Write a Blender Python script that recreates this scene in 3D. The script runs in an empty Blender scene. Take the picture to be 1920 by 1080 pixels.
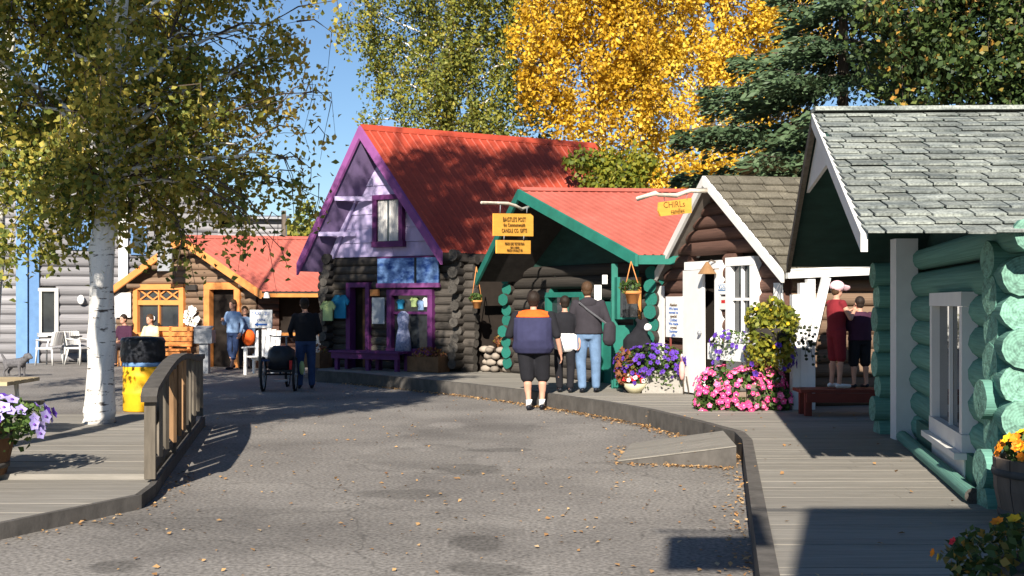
import bpy, math, random
import numpy as np
from mathutils import Vector as V, Matrix

# ---------------------------------------------------------------- camera, sky, sun, exposure
S = bpy.context.scene
F, HZ, EYE = 2200.0, 567.0, 1.6          # focal length in px of the 1920-wide photo, horizon row, eye height
cam = bpy.data.objects.new('camera', bpy.data.cameras.new('camera'))
S.collection.objects.link(cam)
cam.location = (0, 0, EYE); cam.rotation_euler = (math.radians(90), 0, 0)
cam.data.sensor_width = 36; cam.data.lens = F / 1920 * 36
cam.data.shift_y = (HZ - 540) / 1920
cam.data.clip_start = .05; cam.data.clip_end = 3000
S.camera = cam
SUN_EL = math.radians(29.5); SUN_AZ = (0.15, 0.989)     # direction the shadows fall on the ground
az = V(SUN_AZ).normalized()
w = bpy.data.worlds.new('World'); S.world = w; w.use_nodes = True
nt = w.node_tree; nt.nodes.clear()
sky = nt.nodes.new('ShaderNodeTexSky'); sky.sky_type = 'NISHITA'; sky.sun_disc = False
sky.sun_elevation = SUN_EL; sky.sun_rotation = math.atan2(-az.x, -az.y)
sky.altitude = 150; sky.air_density = 1.0; sky.dust_density = .0; sky.ozone_density = 5.0
bg = nt.nodes.new('ShaderNodeBackground'); bg.inputs['Strength'].default_value = .063
wo = nt.nodes.new('ShaderNodeOutputWorld')
nt.links.new(sky.outputs[0], bg.inputs[0]); nt.links.new(bg.outputs[0], wo.inputs[0])
sl = bpy.data.lights.new('sun', 'SUN'); sl.energy = 5.0; sl.angle = math.radians(.53); sl.color = (1, .92, .80)
so = bpy.data.objects.new('sun', sl); S.collection.objects.link(so)
so.rotation_euler = V((az.x * math.cos(SUN_EL), az.y * math.cos(SUN_EL), -math.sin(SUN_EL))).to_track_quat('-Z', 'Y').to_euler()
so.location = (0, -20, 20)
S.view_settings.view_transform = 'Standard'; S.view_settings.look = 'None'
S.view_settings.exposure = .90; S.view_settings.gamma = 1; S.view_settings.use_curve_mapping = False
S.render.engine = 'CYCLES'
S.cycles.max_bounces = 5; S.cycles.diffuse_bounces = 2; S.cycles.transparent_max_bounces = 6

# ---------------------------------------------------------------- helpers
C = S.collection
R = random.Random(7)
NP = np.random.default_rng(11)
WM = {}

def wmat(o):
    return WM.get(o, Matrix.Translation(o.location))

def link(o, par=None, world=None):
    C.objects.link(o)
    world = world or Matrix.Identity(4)
    o.matrix_basis = world
    if par is not None:
        o.parent = par; o.matrix_parent_inverse = wmat(par).inverted()
    WM[o] = world
    return o

def tag(o, label=None, cat=None, group=None, kind=None):
    if label: o['label'] = label
    if cat: o['category'] = cat
    if group: o['group'] = group
    if kind: o['kind'] = kind
    return o

def thing(name, label, cat, loc, group=None, kind=None):
    o = bpy.data.objects.new(name, None); o.empty_display_size = .2
    link(o, None, Matrix.Translation(V(loc)))
    return tag(o, label, cat, group, kind)

class MB:
    """collects shapes into one mesh"""
    def __init__(s): s.v = []; s.f = []; s.m = []; s.cur = 0
    def add(s, vs, fs):
        k = len(s.v); s.v += [tuple(p) for p in vs]
        for f in fs: s.f.append(tuple(k + i for i in f)); s.m.append(s.cur)
    def hexa(s, p):      # 4 bottom, 4 top
        s.add(p, [(3, 2, 1, 0), (4, 5, 6, 7), (0, 1, 5, 4), (1, 2, 6, 5), (2, 3, 7, 6), (3, 0, 4, 7)])
    def box(s, c, size, rot=None):
        c = V(c); hx, hy, hz = [q / 2 for q in size]
        pts = [V((x, y, z)) for z in (-hz, hz) for x, y in ((-hx, -hy), (hx, -hy), (hx, hy), (-hx, hy))]
        if rot is not None: pts = [rot @ p for p in pts]
        s.hexa([c + p for p in pts])
    def beam(s, a, b, w, h, up=(0, 0, 1)):
        a = V(a); b = V(b); d = (b - a).normalized(); up = V(up)
        sx = d.cross(up)
        if sx.length < 1e-4: sx = d.cross(V((1, 0, 0)))
        sx.normalize(); uz = sx.cross(d).normalized()
        q = []
        for p in (a, b):
            q.append([p - sx * w / 2 - uz * h / 2, p + sx * w / 2 - uz * h / 2, p + sx * w / 2 + uz * h / 2, p - sx * w / 2 + uz * h / 2])
        s.hexa(q[0] + q[1])
    def prism(s, poly, ext):     # polygon of 3d points pushed along ext
        n = len(poly); ext = V(ext); p = [V(q) for q in poly]
        s.add(p + [q + ext for q in p], [tuple(range(n))[::-1], tuple(range(n, 2 * n))] + [(i, (i + 1) % n, n + (i + 1) % n, n + i) for i in range(n)])
    def tube(s, pts, rad, sides=8, cap=True):
        pts = [V(p) for p in pts]; n = len(pts)
        if not hasattr(rad, '__len__'): rad = [rad] * n
        vs = []; ref = None
        for i, p in enumerate(pts):
            d = (pts[min(i + 1, n - 1)] - pts[max(i - 1, 0)])
            d = d.normalized() if d.length > 1e-9 else V((0, 0, 1))
            if ref is None: ref = V((1, 0, 0)) if abs(d.x) < .9 else V((0, 1, 0))
            a = d.cross(ref); a = a.normalized() if a.length > 1e-6 else d.orthogonal().normalized()
            b = d.cross(a); ref = -b if False else b.cross(d)
            for k in range(sides):
                t = 2 * math.pi * k / sides
                vs.append(p + (a * math.cos(t) + b * math.sin(t)) * rad[i])
        fs = [(i * sides + k, i * sides + (k + 1) % sides, (i + 1) * sides + (k + 1) % sides, (i + 1) * sides + k) for i in range(n - 1) for k in range(sides)]
        if cap: fs += [tuple(range(sides))[::-1], tuple((n - 1) * sides + k for k in range(sides))]
        s.add(vs, fs)
    def lathe(s, c, prof, sides=16, jit=0.):     # prof: (radius, z)
        c = V(c); vs = []
        for r, z in prof:
            for k in range(sides):
                t = 2 * math.pi * k / sides; q = r * (1 + R.uniform(-jit, jit))
                vs.append(c + V((q * math.cos(t), q * math.sin(t), z)))
        n = len(prof)
        fs = [(i * sides + k, i * sides + (k + 1) % sides, (i + 1) * sides + (k + 1) % sides, (i + 1) * sides + k) for i in range(n - 1) for k in range(sides)]
        fs += [tuple(range(sides))[::-1], tuple((n - 1) * sides + k for k in range(sides))]
        s.add(vs, fs)
    def ball(s, c, r, seg=8, rings=6):
        c = V(c); r = V(r) if hasattr(r, '__len__') else V((r, r, r))
        vs = [c + V((0, 0, -r.z))]
        for i in range(1, rings):
            a = -math.pi / 2 + math.pi * i / rings
            for k in range(seg):
                t = 2 * math.pi * k / seg
                vs.append(c + V((r.x * math.cos(a) * math.cos(t), r.y * math.cos(a) * math.sin(t), r.z * math.sin(a))))
        vs.append(c + V((0, 0, r.z))); fs = []
        for k in range(seg): fs.append((0, 1 + (k + 1) % seg, 1 + k))
        for i in range(rings - 2):
            for k in range(seg):
                a = 1 + i * seg
                fs.append((a + k, a + (k + 1) % seg, a + seg + (k + 1) % seg, a + seg + k))
        a = 1 + (rings - 2) * seg
        for k in range(seg): fs.append((a + k, a + (k + 1) % seg, len(vs) - 1))
        s.add(vs, fs)
    def mesh(s, name, mats, smooth=False):
        me = bpy.data.meshes.new(name); me.from_pydata(s.v, [], s.f)
        for m in (mats if isinstance(mats, (list, tuple)) else [mats]): me.materials.append(m)
        if any(s.m): me.polygons.foreach_set('material_index', s.m)
        if smooth: me.polygons.foreach_set('use_smooth', [True] * len(s.f))
        me.update()
        return me
    def build(s, name, mats, par=None, smooth=False):
        return link(bpy.data.objects.new(name, s.mesh(name, mats, smooth)), par)

def boxobj(name, mat, par, c, size, rot=None):
    b = MB(); b.box(c, size, rot); return b.build(name, mat, par)
def beamobj(name, mat, par, a, b_, w, h, up=(0, 0, 1)):
    b = MB(); b.beam(a, b_, w, h, up); return b.build(name, mat, par)
def tubeobj(name, mat, par, pts, rad, sides=8):
    b = MB(); b.tube(pts, rad, sides); return b.build(name, mat, par, True)

def copy_tree(o, world, par=None):
    c = o.copy(); C.objects.link(c); c.parent = par
    if par is None: c.matrix_basis = world; WM[c] = world
    for ch in o.children:
        copy_tree(ch, None, c)
    return c

# positions measured in the photograph, turned into metres
def G(px, py, z=0.):
    D = F * (EYE - z) / (py - HZ); return V(((px - 960) * D / F, D, z))
def Q(px, py, D): return V(((px - 960) * D / F, D, EYE - (py - HZ) * D / F))

# ---------------------------------------------------------------- materials
def mat(name, col, rough=.8, var=.18, scale=6., stretch=(1, 1, 1), bump=.0, rnd=0., col2=None, coord='POS', spec=.25, metal=0., fine=0., thr=None, fscale=9.):
    m = bpy.data.materials.new(name); m.use_nodes = True
    t = m.node_tree; N = t.nodes; L = t.links
    b = N['Principled BSDF']; b.inputs['Roughness'].default_value = rough
    b.inputs['Specular IOR Level'].default_value = spec; b.inputs['Metallic'].default_value = metal
    if coord == 'POS': src = N.new('ShaderNodeNewGeometry').outputs['Position']
    else: src = N.new('ShaderNodeTexCoord').outputs['Object']
    oi = N.new('ShaderNodeObjectInfo')
    mp = N.new('ShaderNodeMapping'); mp.inputs['Scale'].default_value = stretch; L.new(src, mp.inputs[0])
    if coord != 'POS':
        mul = N.new('ShaderNodeMath'); mul.operation = 'MULTIPLY'; mul.inputs[1].default_value = 37.; L.new(oi.outputs['Random'], mul.inputs[0])
        L.new(mul.outputs[0], mp.inputs['Location'])
    n1 = N.new('ShaderNodeTexNoise'); n1.inputs['Scale'].default_value = scale; n1.inputs['Detail'].default_value = 6; n1.inputs['Roughness'].default_value = .62
    L.new(mp.outputs[0], n1.inputs['Vector'])
    ramp = N.new('ShaderNodeValToRGB')
    lo, hi = thr or (.3, .7)
    ramp.color_ramp.elements[0].position = lo; ramp.color_ramp.elements[1].position = hi
    c = V(col[:3]); c2 = V(col2[:3]) if col2 else c * (1 + var)
    c1 = c if col2 else c * (1 - var)
    ramp.color_ramp.elements[0].color = (*c1, 1); ramp.color_ramp.elements[1].color = (*c2, 1)
    L.new(n1.outputs['Fac'], ramp.inputs[0]); out = ramp.outputs[0]
    if fine:
        n2 = N.new('ShaderNodeTexNoise'); n2.inputs['Scale'].default_value = scale * fscale; n2.inputs['Detail'].default_value = 3
        L.new(src, n2.inputs['Vector'])
        mr = N.new('ShaderNodeMapRange'); mr.inputs['From Min'].default_value = .3; mr.inputs['From Max'].default_value = .7
        mr.inputs['To Min'].default_value = 1 - fine; mr.inputs['To Max'].default_value = 1 + fine; L.new(n2.outputs['Fac'], mr.inputs['Value'])
        vm = N.new('ShaderNodeVectorMath'); vm.operation = 'SCALE'; L.new(out, vm.inputs[0]); L.new(mr.outputs[0], vm.inputs['Scale']); out = vm.outputs[0]
    if rnd:
        mr = N.new('ShaderNodeMapRange'); mr.inputs['To Min'].default_value = 1 - rnd; mr.inputs['To Max'].default_value = 1 + rnd
        L.new(oi.outputs['Random'], mr.inputs['Value'])
        vm = N.new('ShaderNodeVectorMath'); vm.operation = 'SCALE'; L.new(out, vm.inputs[0]); L.new(mr.outputs[0], vm.inputs['Scale']); out = vm.outputs[0]
    L.new(out, b.inputs['Base Color'])
    if bump:
        bp = N.new('ShaderNodeBump'); bp.inputs['Strength'].default_value = min(1, bump); bp.inputs['Distance'].default_value = .02
        L.new(n1.outputs['Fac'], bp.inputs['Height']); L.new(bp.outputs[0], b.inputs['Normal'])
    return m

def leafmat(name, palette, trans=.3):
    m = bpy.data.materials.new(name); m.use_nodes = True
    t = m.node_tree; N = t.nodes; L = t.links; N.clear()
    at = N.new('ShaderNodeAttribute'); at.attribute_name = 'tint'
    rp = N.new('ShaderNodeValToRGB'); e = rp.color_ramp.elements
    while len(e) < len(palette): e.new(.5)
    for i, c in enumerate(palette): e[i].position = i / (len(palette) - 1); e[i].color = (*c, 1)
    L.new(at.outputs['Fac'], rp.inputs[0])
    p = N.new('ShaderNodeBsdfPrincipled'); p.inputs['Roughness'].default_value = .55; p.inputs['Specular IOR Level'].default_value = .3
    tr = N.new('ShaderNodeBsdfTranslucent'); mx = N.new('ShaderNodeMixShader'); mx.inputs[0].default_value = trans
    o = N.new('ShaderNodeOutputMaterial')
    L.new(rp.outputs[0], p.inputs['Base Color']); L.new(rp.outputs[0], tr.inputs['Color'])
    L.new(p.outputs[0], mx.inputs[1]); L.new(tr.outputs[0], mx.inputs[2]); L.new(mx.outputs[0], o.inputs[0])
    return m

M = {}
M['asphalt'] = mat('asphalt', (.168, .155, .143), .92, scale=.55, col2=(.25, .232, .212), fine=.42, fscale=60., bump=.12, thr=(.35, .62))
M['patch'] = mat('asphalt_patch', (.125, .113, .103), .9, .2, scale=4, fine=.3)
M['patch_light'] = mat('pale_patch', (.3, .27, .22), .9, .2, scale=4, fine=.2)
M['deck'] = mat('weathered_deck', (.205, .19, .165), .85, scale=9, stretch=(.25, 3, 3), col2=(.29, .268, .235), rnd=.08, bump=.25)
M['deck_edge'] = mat('weathered_edge', (.095, .087, .079), .9, .3, scale=7, stretch=(1, 1, .6), rnd=.15, bump=.3)
M['fence_wood'] = mat('grey_fence_wood', (.135, .115, .09), .85, .3, scale=10, stretch=(2, 2, .3), rnd=.2, bump=.3)
M['picket_brown'] = mat('brown_picket', (.26, .15, .075), .85, .3, scale=10, stretch=(2, 2, .3), rnd=.2, bump=.2)
def logm(n, c, v=.3, rnd=.2, **k): return mat(n, c, .85, v, scale=4, stretch=(.8, 2.2, 2.2), bump=.5, rnd=rnd, coord='OBJ', **k)
M['log_grey'] = logm('grey_log', (.17, .165, .175), col2=(.34, .33, .34))
M['log_brown'] = logm('brown_log', (.115, .062, .047))
M['log_orange_cabin'] = logm('tan_brown_log', (.19, .125, .083))
M['log_dark'] = logm('dark_weathered_log', (.062, .054, .047), .45, .35)
M['log_green'] = logm('mint_log', (.095, .235, .19), .22, .12, col2=(.185, .40, .32))
def endm(name, c0, c1, rnd):
    m = mat(name, c0, .85, scale=3.2, coord='OBJ', col2=c1, bump=.6, rnd=rnd, thr=(.36, .55)); t = m.node_tree; N = t.nodes; L = t.links
    tc = N.new('ShaderNodeTexCoord'); mp = N.new('ShaderNodeMapping'); mp.inputs['Scale'].default_value = (0, 1, 1); L.new(tc.outputs['Object'], mp.inputs[0])
    wv = N.new('ShaderNodeTexWave'); wv.wave_type = 'RINGS'; wv.rings_direction = 'SPHERICAL'; wv.inputs['Scale'].default_value = 2.2; wv.inputs['Distortion'].default_value = 2.5; wv.inputs['Detail'].default_value = 3
    L.new(mp.outputs[0], wv.inputs['Vector'])
    sp = N.new('ShaderNodeSeparateXYZ'); L.new(tc.outputs['Object'], sp.inputs[0]); at = N.new('ShaderNodeMath'); at.operation = 'ARCTAN2'; L.new(sp.outputs[1], at.inputs[0]); L.new(sp.outputs[2], at.inputs[1])
    oi = N.new('ShaderNodeObjectInfo'); ad = N.new('ShaderNodeMath'); ad.operation = 'MULTIPLY_ADD'; ad.inputs[1].default_value = 50; L.new(oi.outputs['Random'], ad.inputs[0]); L.new(at.outputs[0], ad.inputs[2])
    nz = N.new('ShaderNodeTexNoise'); nz.noise_dimensions = '1D'; nz.inputs['Scale'].default_value = 2.6; nz.inputs['Detail'].default_value = 4; L.new(ad.outputs[0], nz.inputs['W'])
    cr = N.new('ShaderNodeMapRange'); cr.inputs['From Min'].default_value = .34; cr.inputs['From Max'].default_value = .42; cr.inputs['To Min'].default_value = .74; L.new(nz.outputs['Fac'], cr.inputs['Value'])
    rg = N.new('ShaderNodeMapRange'); rg.inputs['To Min'].default_value = .84; rg.inputs['To Max'].default_value = 1.08; L.new(wv.outputs['Fac'], rg.inputs['Value'])
    mu = N.new('ShaderNodeMath'); mu.operation = 'MULTIPLY'; L.new(cr.outputs[0], mu.inputs[0]); L.new(rg.outputs[0], mu.inputs[1])
    b = N['Principled BSDF']; src = b.inputs['Base Color'].links[0].from_socket
    vm = N.new('ShaderNodeVectorMath'); vm.operation = 'SCALE'; L.new(src, vm.inputs[0]); L.new(mu.outputs[0], vm.inputs['Scale']); L.new(vm.outputs[0], b.inputs['Base Color'])
    return m
M['end_green'] = endm('mint_log_end', (.12, .23, .18), (.22, .43, .33), .14)
M['skirt_green'] = mat('mint_board', (.06, .16, .12), .8, .25, scale=4)
M['end_dark'] = endm('dark_log_end', (.05, .045, .04), (.085, .077, .068), .3)
M['end_teal'] = mat('teal_log_end', (.016, .14, .108), .7, .25, scale=6, coord='OBJ', rnd=.15)
M['inside'] = mat('dark_interior', (.02, .015, .012), .95, .2)
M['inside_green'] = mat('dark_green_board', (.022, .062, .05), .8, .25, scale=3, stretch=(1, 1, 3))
M['soffit_tan'] = mat('tan_soffit', (.20, .175, .15), .9, .2, scale=5)
M['darkwood'] = mat('dark_soffit_wood', (.035, .03, .027), .9, .3, scale=5)
M['white'] = mat('white_paint', (.72, .71, .68), .6, .07, scale=3, bump=.05)
M['white_bright'] = mat('bright_white_paint', (.82, .81, .79), .5, .04)
M['purple'] = mat('purple_trim', (.115, .026, .115), .6, .18, scale=4, bump=.1)
M['purple_soffit'] = mat('dull_purple_soffit', (.15, .105, .21), .7, .2, scale=5, stretch=(1, 1, .5))
M['purple_light'] = mat('violet_trim', (.25, .075, .24), .6, .15, scale=4)
M['lavender'] = mat('lavender_board', (.50, .42, .66), .7, .13, scale=5, stretch=(1, 1, .5), rnd=.08, bump=.15)
M['teal'] = mat('teal_paint', (.018, .15, .115), .6, .2, scale=4, bump=.1)
M['orange'] = mat('orange_paint', (.68, .26, .075), .6, .12, scale=5, bump=.08)
M['orange_dull'] = mat('dull_orange_paint', (.55, .22, .055), .7, .2, scale=5)
M['blue'] = mat('blue_trim', (.13, .25, .46), .6, .12, scale=4)
M['metal_red'] = mat('red_metal_roof', (.33, .045, .024), .5, scale=1.3, spec=.3, col2=(.44, .07, .036), fine=.10, fscale=7.)
M['metal_pink'] = mat('faded_red_metal_roof', (.37, .092, .068), .55, scale=1.1, spec=.3, col2=(.47, .13, .10), fine=.10, fscale=7.)
M['shingle_green'] = mat('grey_green_shingle', (.125, .142, .138), .9, scale=4.6, stretch=(.5, 2, 2), col2=(.275, .295, .268), rnd=.24, fine=.4, fscale=12., thr=(.38, .58))
M['shingle_brown'] = mat('brown_grey_shingle', (.10, .088, .066), .9, scale=5, col2=(.16, .143, .108), rnd=.22, fine=.3)
M['glass'] = mat('window_glass', (.03, .035, .04), .04, .3, scale=3, spec=.8)
M['tint_curtain'] = mat('white_curtain', (.62, .6, .58), .8, .12, scale=14, stretch=(4, 4, .2))
M['sign_yellow'] = mat('yellow_sign_wood', (.74, .36, .06), .6, .12, scale=6, stretch=(.5, 1, 3))
M['ink'] = mat('dark_lettering', (.10, .05, .015), .8, .1)
M['ink_blue'] = mat('blue_lettering', (.03, .12, .42), .8, .1)
M['black'] = mat('black_plastic', (.012, .014, .02), .45, .2)
M['bag'] = mat('black_bag', (.02, .022, .028), .35, .4, scale=9, bump=.6)
M['barrel_yellow'] = mat('yellow_barrel_paint', (.78, .42, .015), .55, .18, scale=4)
M['steel'] = mat('galvanised_grey', (.30, .31, .33), .5, .2, scale=14, metal=.2)
M['rubber'] = mat('tyre_rubber', (.025, .025, .027), .8, .2)
M['terracotta'] = mat('terracotta', (.62, .25, .08), .75, .15, scale=5)
M['barrel_wood'] = mat('barrel_wood', (.20, .15, .115), .85, .25, scale=6, stretch=(2, 2, .4), rnd=.2, bump=.3)
M['planter_wood'] = mat('planter_wood', (.16, .085, .042), .85, .3, scale=6, rnd=.2)
M['soil'] = mat('soil', (.03, .022, .016), 1, .3)
M['stone'] = mat('pale_stone', (.30, .255, .21), .9, .25, scale=7, bump=.3, rnd=.35)
M['concrete'] = mat('concrete', (.33, .31, .28), .9, .12, scale=5, fine=.1)
M['red_bench'] = mat('red_brown_paint', (.16, .035, .025), .7, .2, scale=5)
M['branch_birch'] = mat('peeled_birch_branch', (.62, .55, .45), .8, .25, scale=9)
M['birch'] = mat('white_birch_bark', (.74, .71, .66), .75, scale=7, stretch=(.8, .8, 4.5), col2=(.80, .77, .72), thr=(.37, .41), bump=.2, fine=.06)
M['birch'].node_tree.nodes['Color Ramp'].color_ramp.elements[0].color = (.10, .085, .075, 1)
M['bark'] = mat('grey_brown_bark', (.12, .095, .075), .95, .35, scale=9, stretch=(2, 2, .5), bump=.6)
M['twig'] = mat('twig_bark', (.10, .075, .06), .9, .2)
M['skin'] = mat('skin', (.56, .30, .21), .55, .07, scale=9)
M['hair_dark'] = mat('dark_hair', (.022, .014, .010), .6, .3, scale=30, stretch=(3, 3, .6), bump=.4)
M['hair_brown'] = mat('brown_hair', (.075, .04, .02), .6, .3, scale=30, stretch=(3, 3, .6), bump=.4)
def cloth(n, c, v=.15): return mat(n, c, .9, v, scale=7, bump=.35)
M['navy'] = cloth('navy_fleece', (.035, .036, .085)); M['orange_cloth'] = cloth('orange_cloth', (.85, .13, .02))
M['black_cloth'] = cloth('black_cloth', (.014, .014, .018)); M['charcoal'] = cloth('charcoal_cloth', (.035, .031, .038))
M['jeans'] = cloth('jeans', (.13, .21, .34), .25); M['dark_jeans'] = cloth('dark_jeans', (.035, .06, .14), .25)
M['denim'] = cloth('denim', (.22, .33, .52)); M['white_cloth'] = cloth('white_cloth', (.75, .74, .73), .08)
M['cream'] = cloth('cream_cloth', (.78, .66, .36)); M['pink'] = cloth('pink_cloth', (.85, .55, .60))
M['red_cloth'] = cloth('red_cloth', (.20, .018, .025)); M['maroon'] = cloth('maroon_cloth', (.055, .018, .04)); M['teal_cloth'] = cloth('teal_cloth', (.02, .20, .36))
M['lime_cloth'] = cloth('lime_cloth', (.40, .50, .22)); M['pattern'] = mat('pale_blue_floral_cloth', (.16, .20, .42), .9, scale=30, col2=(.55, .58, .75))
M['mural'] = mat('blue_landscape_mural', (.015, .06, .26), .6, scale=3.2, stretch=(1.2, 1.2, 2.2), col2=(.30, .50, .85), thr=(.38, .68))
M['fur'] = mat('grey_fur', (.12, .115, .12), .95, .35, scale=20)
M['red_plastic'] = mat('red_reflector', (.5, .02, .02), .4, .1)
M['notice_grey'] = mat('printed_notice', (.30, .33, .36), .7, scale=40, stretch=(1, 1, 2.5), col2=(.46, .49, .52))

def stain_asphalt(m, spots):
    t = m.node_tree; N = t.nodes; L = t.links; b = N['Principled BSDF']; out = b.inputs['Base Color'].links[0].from_socket
    g = N.new('ShaderNodeNewGeometry'); nz = N.new('ShaderNodeTexNoise'); nz.inputs['Scale'].default_value = 2.4; nz.inputs['Detail'].default_value = 5; L.new(g.outputs['Position'], nz.inputs['Vector'])
    def math_(op, a, c=None, k=None):
        q = N.new('ShaderNodeMath'); q.operation = op
        for i, x in enumerate((a, c, k)):
            if x is None: continue
            if isinstance(x, (int, float)): q.inputs[i].default_value = x
            else: L.new(x, q.inputs[i])
        return q.outputs[0]
    nn = math_('MULTIPLY_ADD', nz.outputs['Fac'], 2.2, -1.1)
    for x, y, rx, ry, amt in spots:
        sb = N.new('ShaderNodeVectorMath'); sb.operation = 'SUBTRACT'; L.new(g.outputs['Position'], sb.inputs[0]); sb.inputs[1].default_value = (x, y, 0)
        ml = N.new('ShaderNodeVectorMath'); ml.operation = 'MULTIPLY'; L.new(sb.outputs[0], ml.inputs[0]); ml.inputs[1].default_value = (1 / rx, 1 / ry, 0)
        ln = N.new('ShaderNodeVectorMath'); ln.operation = 'LENGTH'; L.new(ml.outputs[0], ln.inputs[0])
        d = math_('ADD', ln.outputs['Value'], nn)
        mr = N.new('ShaderNodeMapRange'); mr.interpolation_type = 'SMOOTHSTEP'; mr.inputs['From Min'].default_value = .75; mr.inputs['From Max'].default_value = 1.15
        mr.inputs['To Min'].default_value = amt; mr.inputs['To Max'].default_value = 1; L.new(d, mr.inputs['Value'])
        vm = N.new('ShaderNodeVectorMath'); vm.operation = 'SCALE'; L.new(out, vm.inputs[0]); L.new(mr.outputs[0], vm.inputs['Scale']); out = vm.outputs[0]
    # hairline cracks
    vo = N.new('ShaderNodeTexVoronoi'); vo.feature = 'DISTANCE_TO_EDGE'; vo.inputs['Scale'].default_value = .42
    n2 = N.new('ShaderNodeTexNoise'); n2.inputs['Scale'].default_value = 1.6; n2.inputs['Detail'].default_value = 4; L.new(g.outputs['Position'], n2.inputs['Vector'])
    va = N.new('ShaderNodeVectorMath'); va.operation = 'MULTIPLY_ADD'; L.new(n2.outputs['Color'], va.inputs[0]); va.inputs[1].default_value = (.9, .9, 0); L.new(g.outputs['Position'], va.inputs[2]); L.new(va.outputs[0], vo.inputs['Vector'])
    w_ = math_('MULTIPLY', nz.outputs['Fac'], .011)
    mr = N.new('ShaderNodeMapRange'); mr.inputs['From Min'].default_value = 0; L.new(w_, mr.inputs['From Max']); mr.inputs['To Min'].default_value = .68; mr.inputs['To Max'].default_value = 1; L.new(vo.outputs['Distance'], mr.inputs['Value'])
    vm = N.new('ShaderNodeVectorMath'); vm.operation = 'SCALE'; L.new(out, vm.inputs[0]); L.new(mr.outputs[0], vm.inputs['Scale']); out = vm.outputs[0]
    L.new(out, b.inputs['Base Color'])
spots = []
for px, py, rx, ry, a in ((745, 926, .34, .30, .70), (880, 881, .40, .38, .66), (893, 1019, .24, .20, .68), (222, 1060, .2, .16, .62), (915, 1067, .26, .17, .66), (790, 858, .7, 1.0, .84), (938, 843, .3, .2, .72),
                          (838, 797, .3, .4, 1.35), (905, 812, 1.0, 1.1, .84), (640, 745, .7, .6, .85), (560, 990, 1.5, .9, .86), (330, 960, .8, .8, .9), (1150, 940, .9, .8, 1.06)):
    p = G(px, py); spots.append((p.x, p.y, rx, ry, a))
stain_asphalt(M['asphalt'], spots)

# ---------------------------------------------------------------- ground, road, boardwalks
b = MB(); b.add([(-900, -60, 0), (900, -60, 0), (900, 1500, 0), (-900, 1500, 0)], [(0, 1, 2, 3)])
road = tag(b.build('road', M['asphalt']), 'worn grey asphalt lane', kind='structure')

def interp(tab, y):
    for (y0, x0), (y1, x1) in zip(tab, tab[1:]):
        if y <= y1: return x0 + (x1 - x0) * (y - y0) / (y1 - y0)
    return tab[-1][1]
BWZ = .22
edge = [(2.0, .54), (5.92, 1.25), (11.77, 2.31), (12.5, 2.37), (13.6, 2.13), (15.1, 1.74), (16.3, 1.25), (17.35, .71), (18.3, .22), (19.8, -.72), (21.6, -2.1), (23, -3.24), (23.7, -4.05), (26.2, -4.35)]
boardwalk = tag(thing('boardwalk', None, None, (2, 12, 0)), 'raised weathered plank boardwalk in front of the cabins', kind='structure')
y = 2.4
while y < 26.2:
    y0, y1 = y, y + .142
    a0, a1 = interp(edge, y0) + .09, interp(edge, y1) + .09
    zt = BWZ + R.uniform(-.003, .003)
    xr = 5.2
    cuts = [None, R.uniform(2.6, 3.9), None] if y < 11 else [None, None]
    for k in range(len(cuts) - 1):
        l0 = a0 if cuts[k] is None else cuts[k] + .003; l1 = a1 if cuts[k] is None else cuts[k] + .003
        r0 = r1 = xr if cuts[k + 1] is None else cuts[k + 1]
        b = MB(); b.hexa([(l0, y0, zt - .045), (r0, y0, zt - .045), (r1, y1, zt - .045), (l1, y1, zt - .045),
                          (l0, y0, zt), (r0, y0, zt), (r1, y1, zt), (l1, y1, zt)])
        b.build('plank', M['deck'], boardwalk)
    y = y1 + .006
for (y0, x0), (y1, x1) in zip(edge, edge[1:]):
    b = MB(); d = V((x1 - x0, y1 - y0, 0)).normalized(); nn = V((-d.y, d.x, 0))
    p0 = V((x0, y0, 0)); p1 = V((x1, y1, 0)) - d * .004
    if nn.x > 0: nn = -nn
    q = [p0, p1, p1 - nn * .10, p0 - nn * .10]
    b.hexa([p + V((0, 0, -.02)) for p in q] + [p + V((0, 0, BWZ + .006)) for p in q])
    b.build('edge_board', M['deck_edge'], boardwalk)
# the small ramp up from the road
b = MB()
n0, n1, f1, f0 = G(1158, 869), V((2.16, 11.30, 0)), V((2.27, 12.62, 0)), G(1184, 836)
b.hexa([n0, n1, f1, f0, n0 + V((0, 0, .015)), n1 + V((.0, 0, .205)), f1 + V((0, 0, .205)), f0 + V((0, 0, .015))])
rmp = tag(b.build('access_ramp', M['deck_edge']), 'short wooden wedge ramp from the lane up to the boardwalk', kind='structure')
for k in range(6):
    a0, a1 = (k + .015) / 6, (k + .985) / 6; up_ = V((0, 0, .004)); q = [n0.lerp(f0, a0) + V((0, 0, .015)), n1.lerp(f1, a0) + V((0, 0, .205)), n1.lerp(f1, a1) + V((0, 0, .205)), n0.lerp(f0, a1) + V((0, 0, .015))]
    b = MB(); b.hexa([p + up_ for p in q] + [p + up_ * 4 for p in q]); b.build('plank', M['deck'], rmp)

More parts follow.
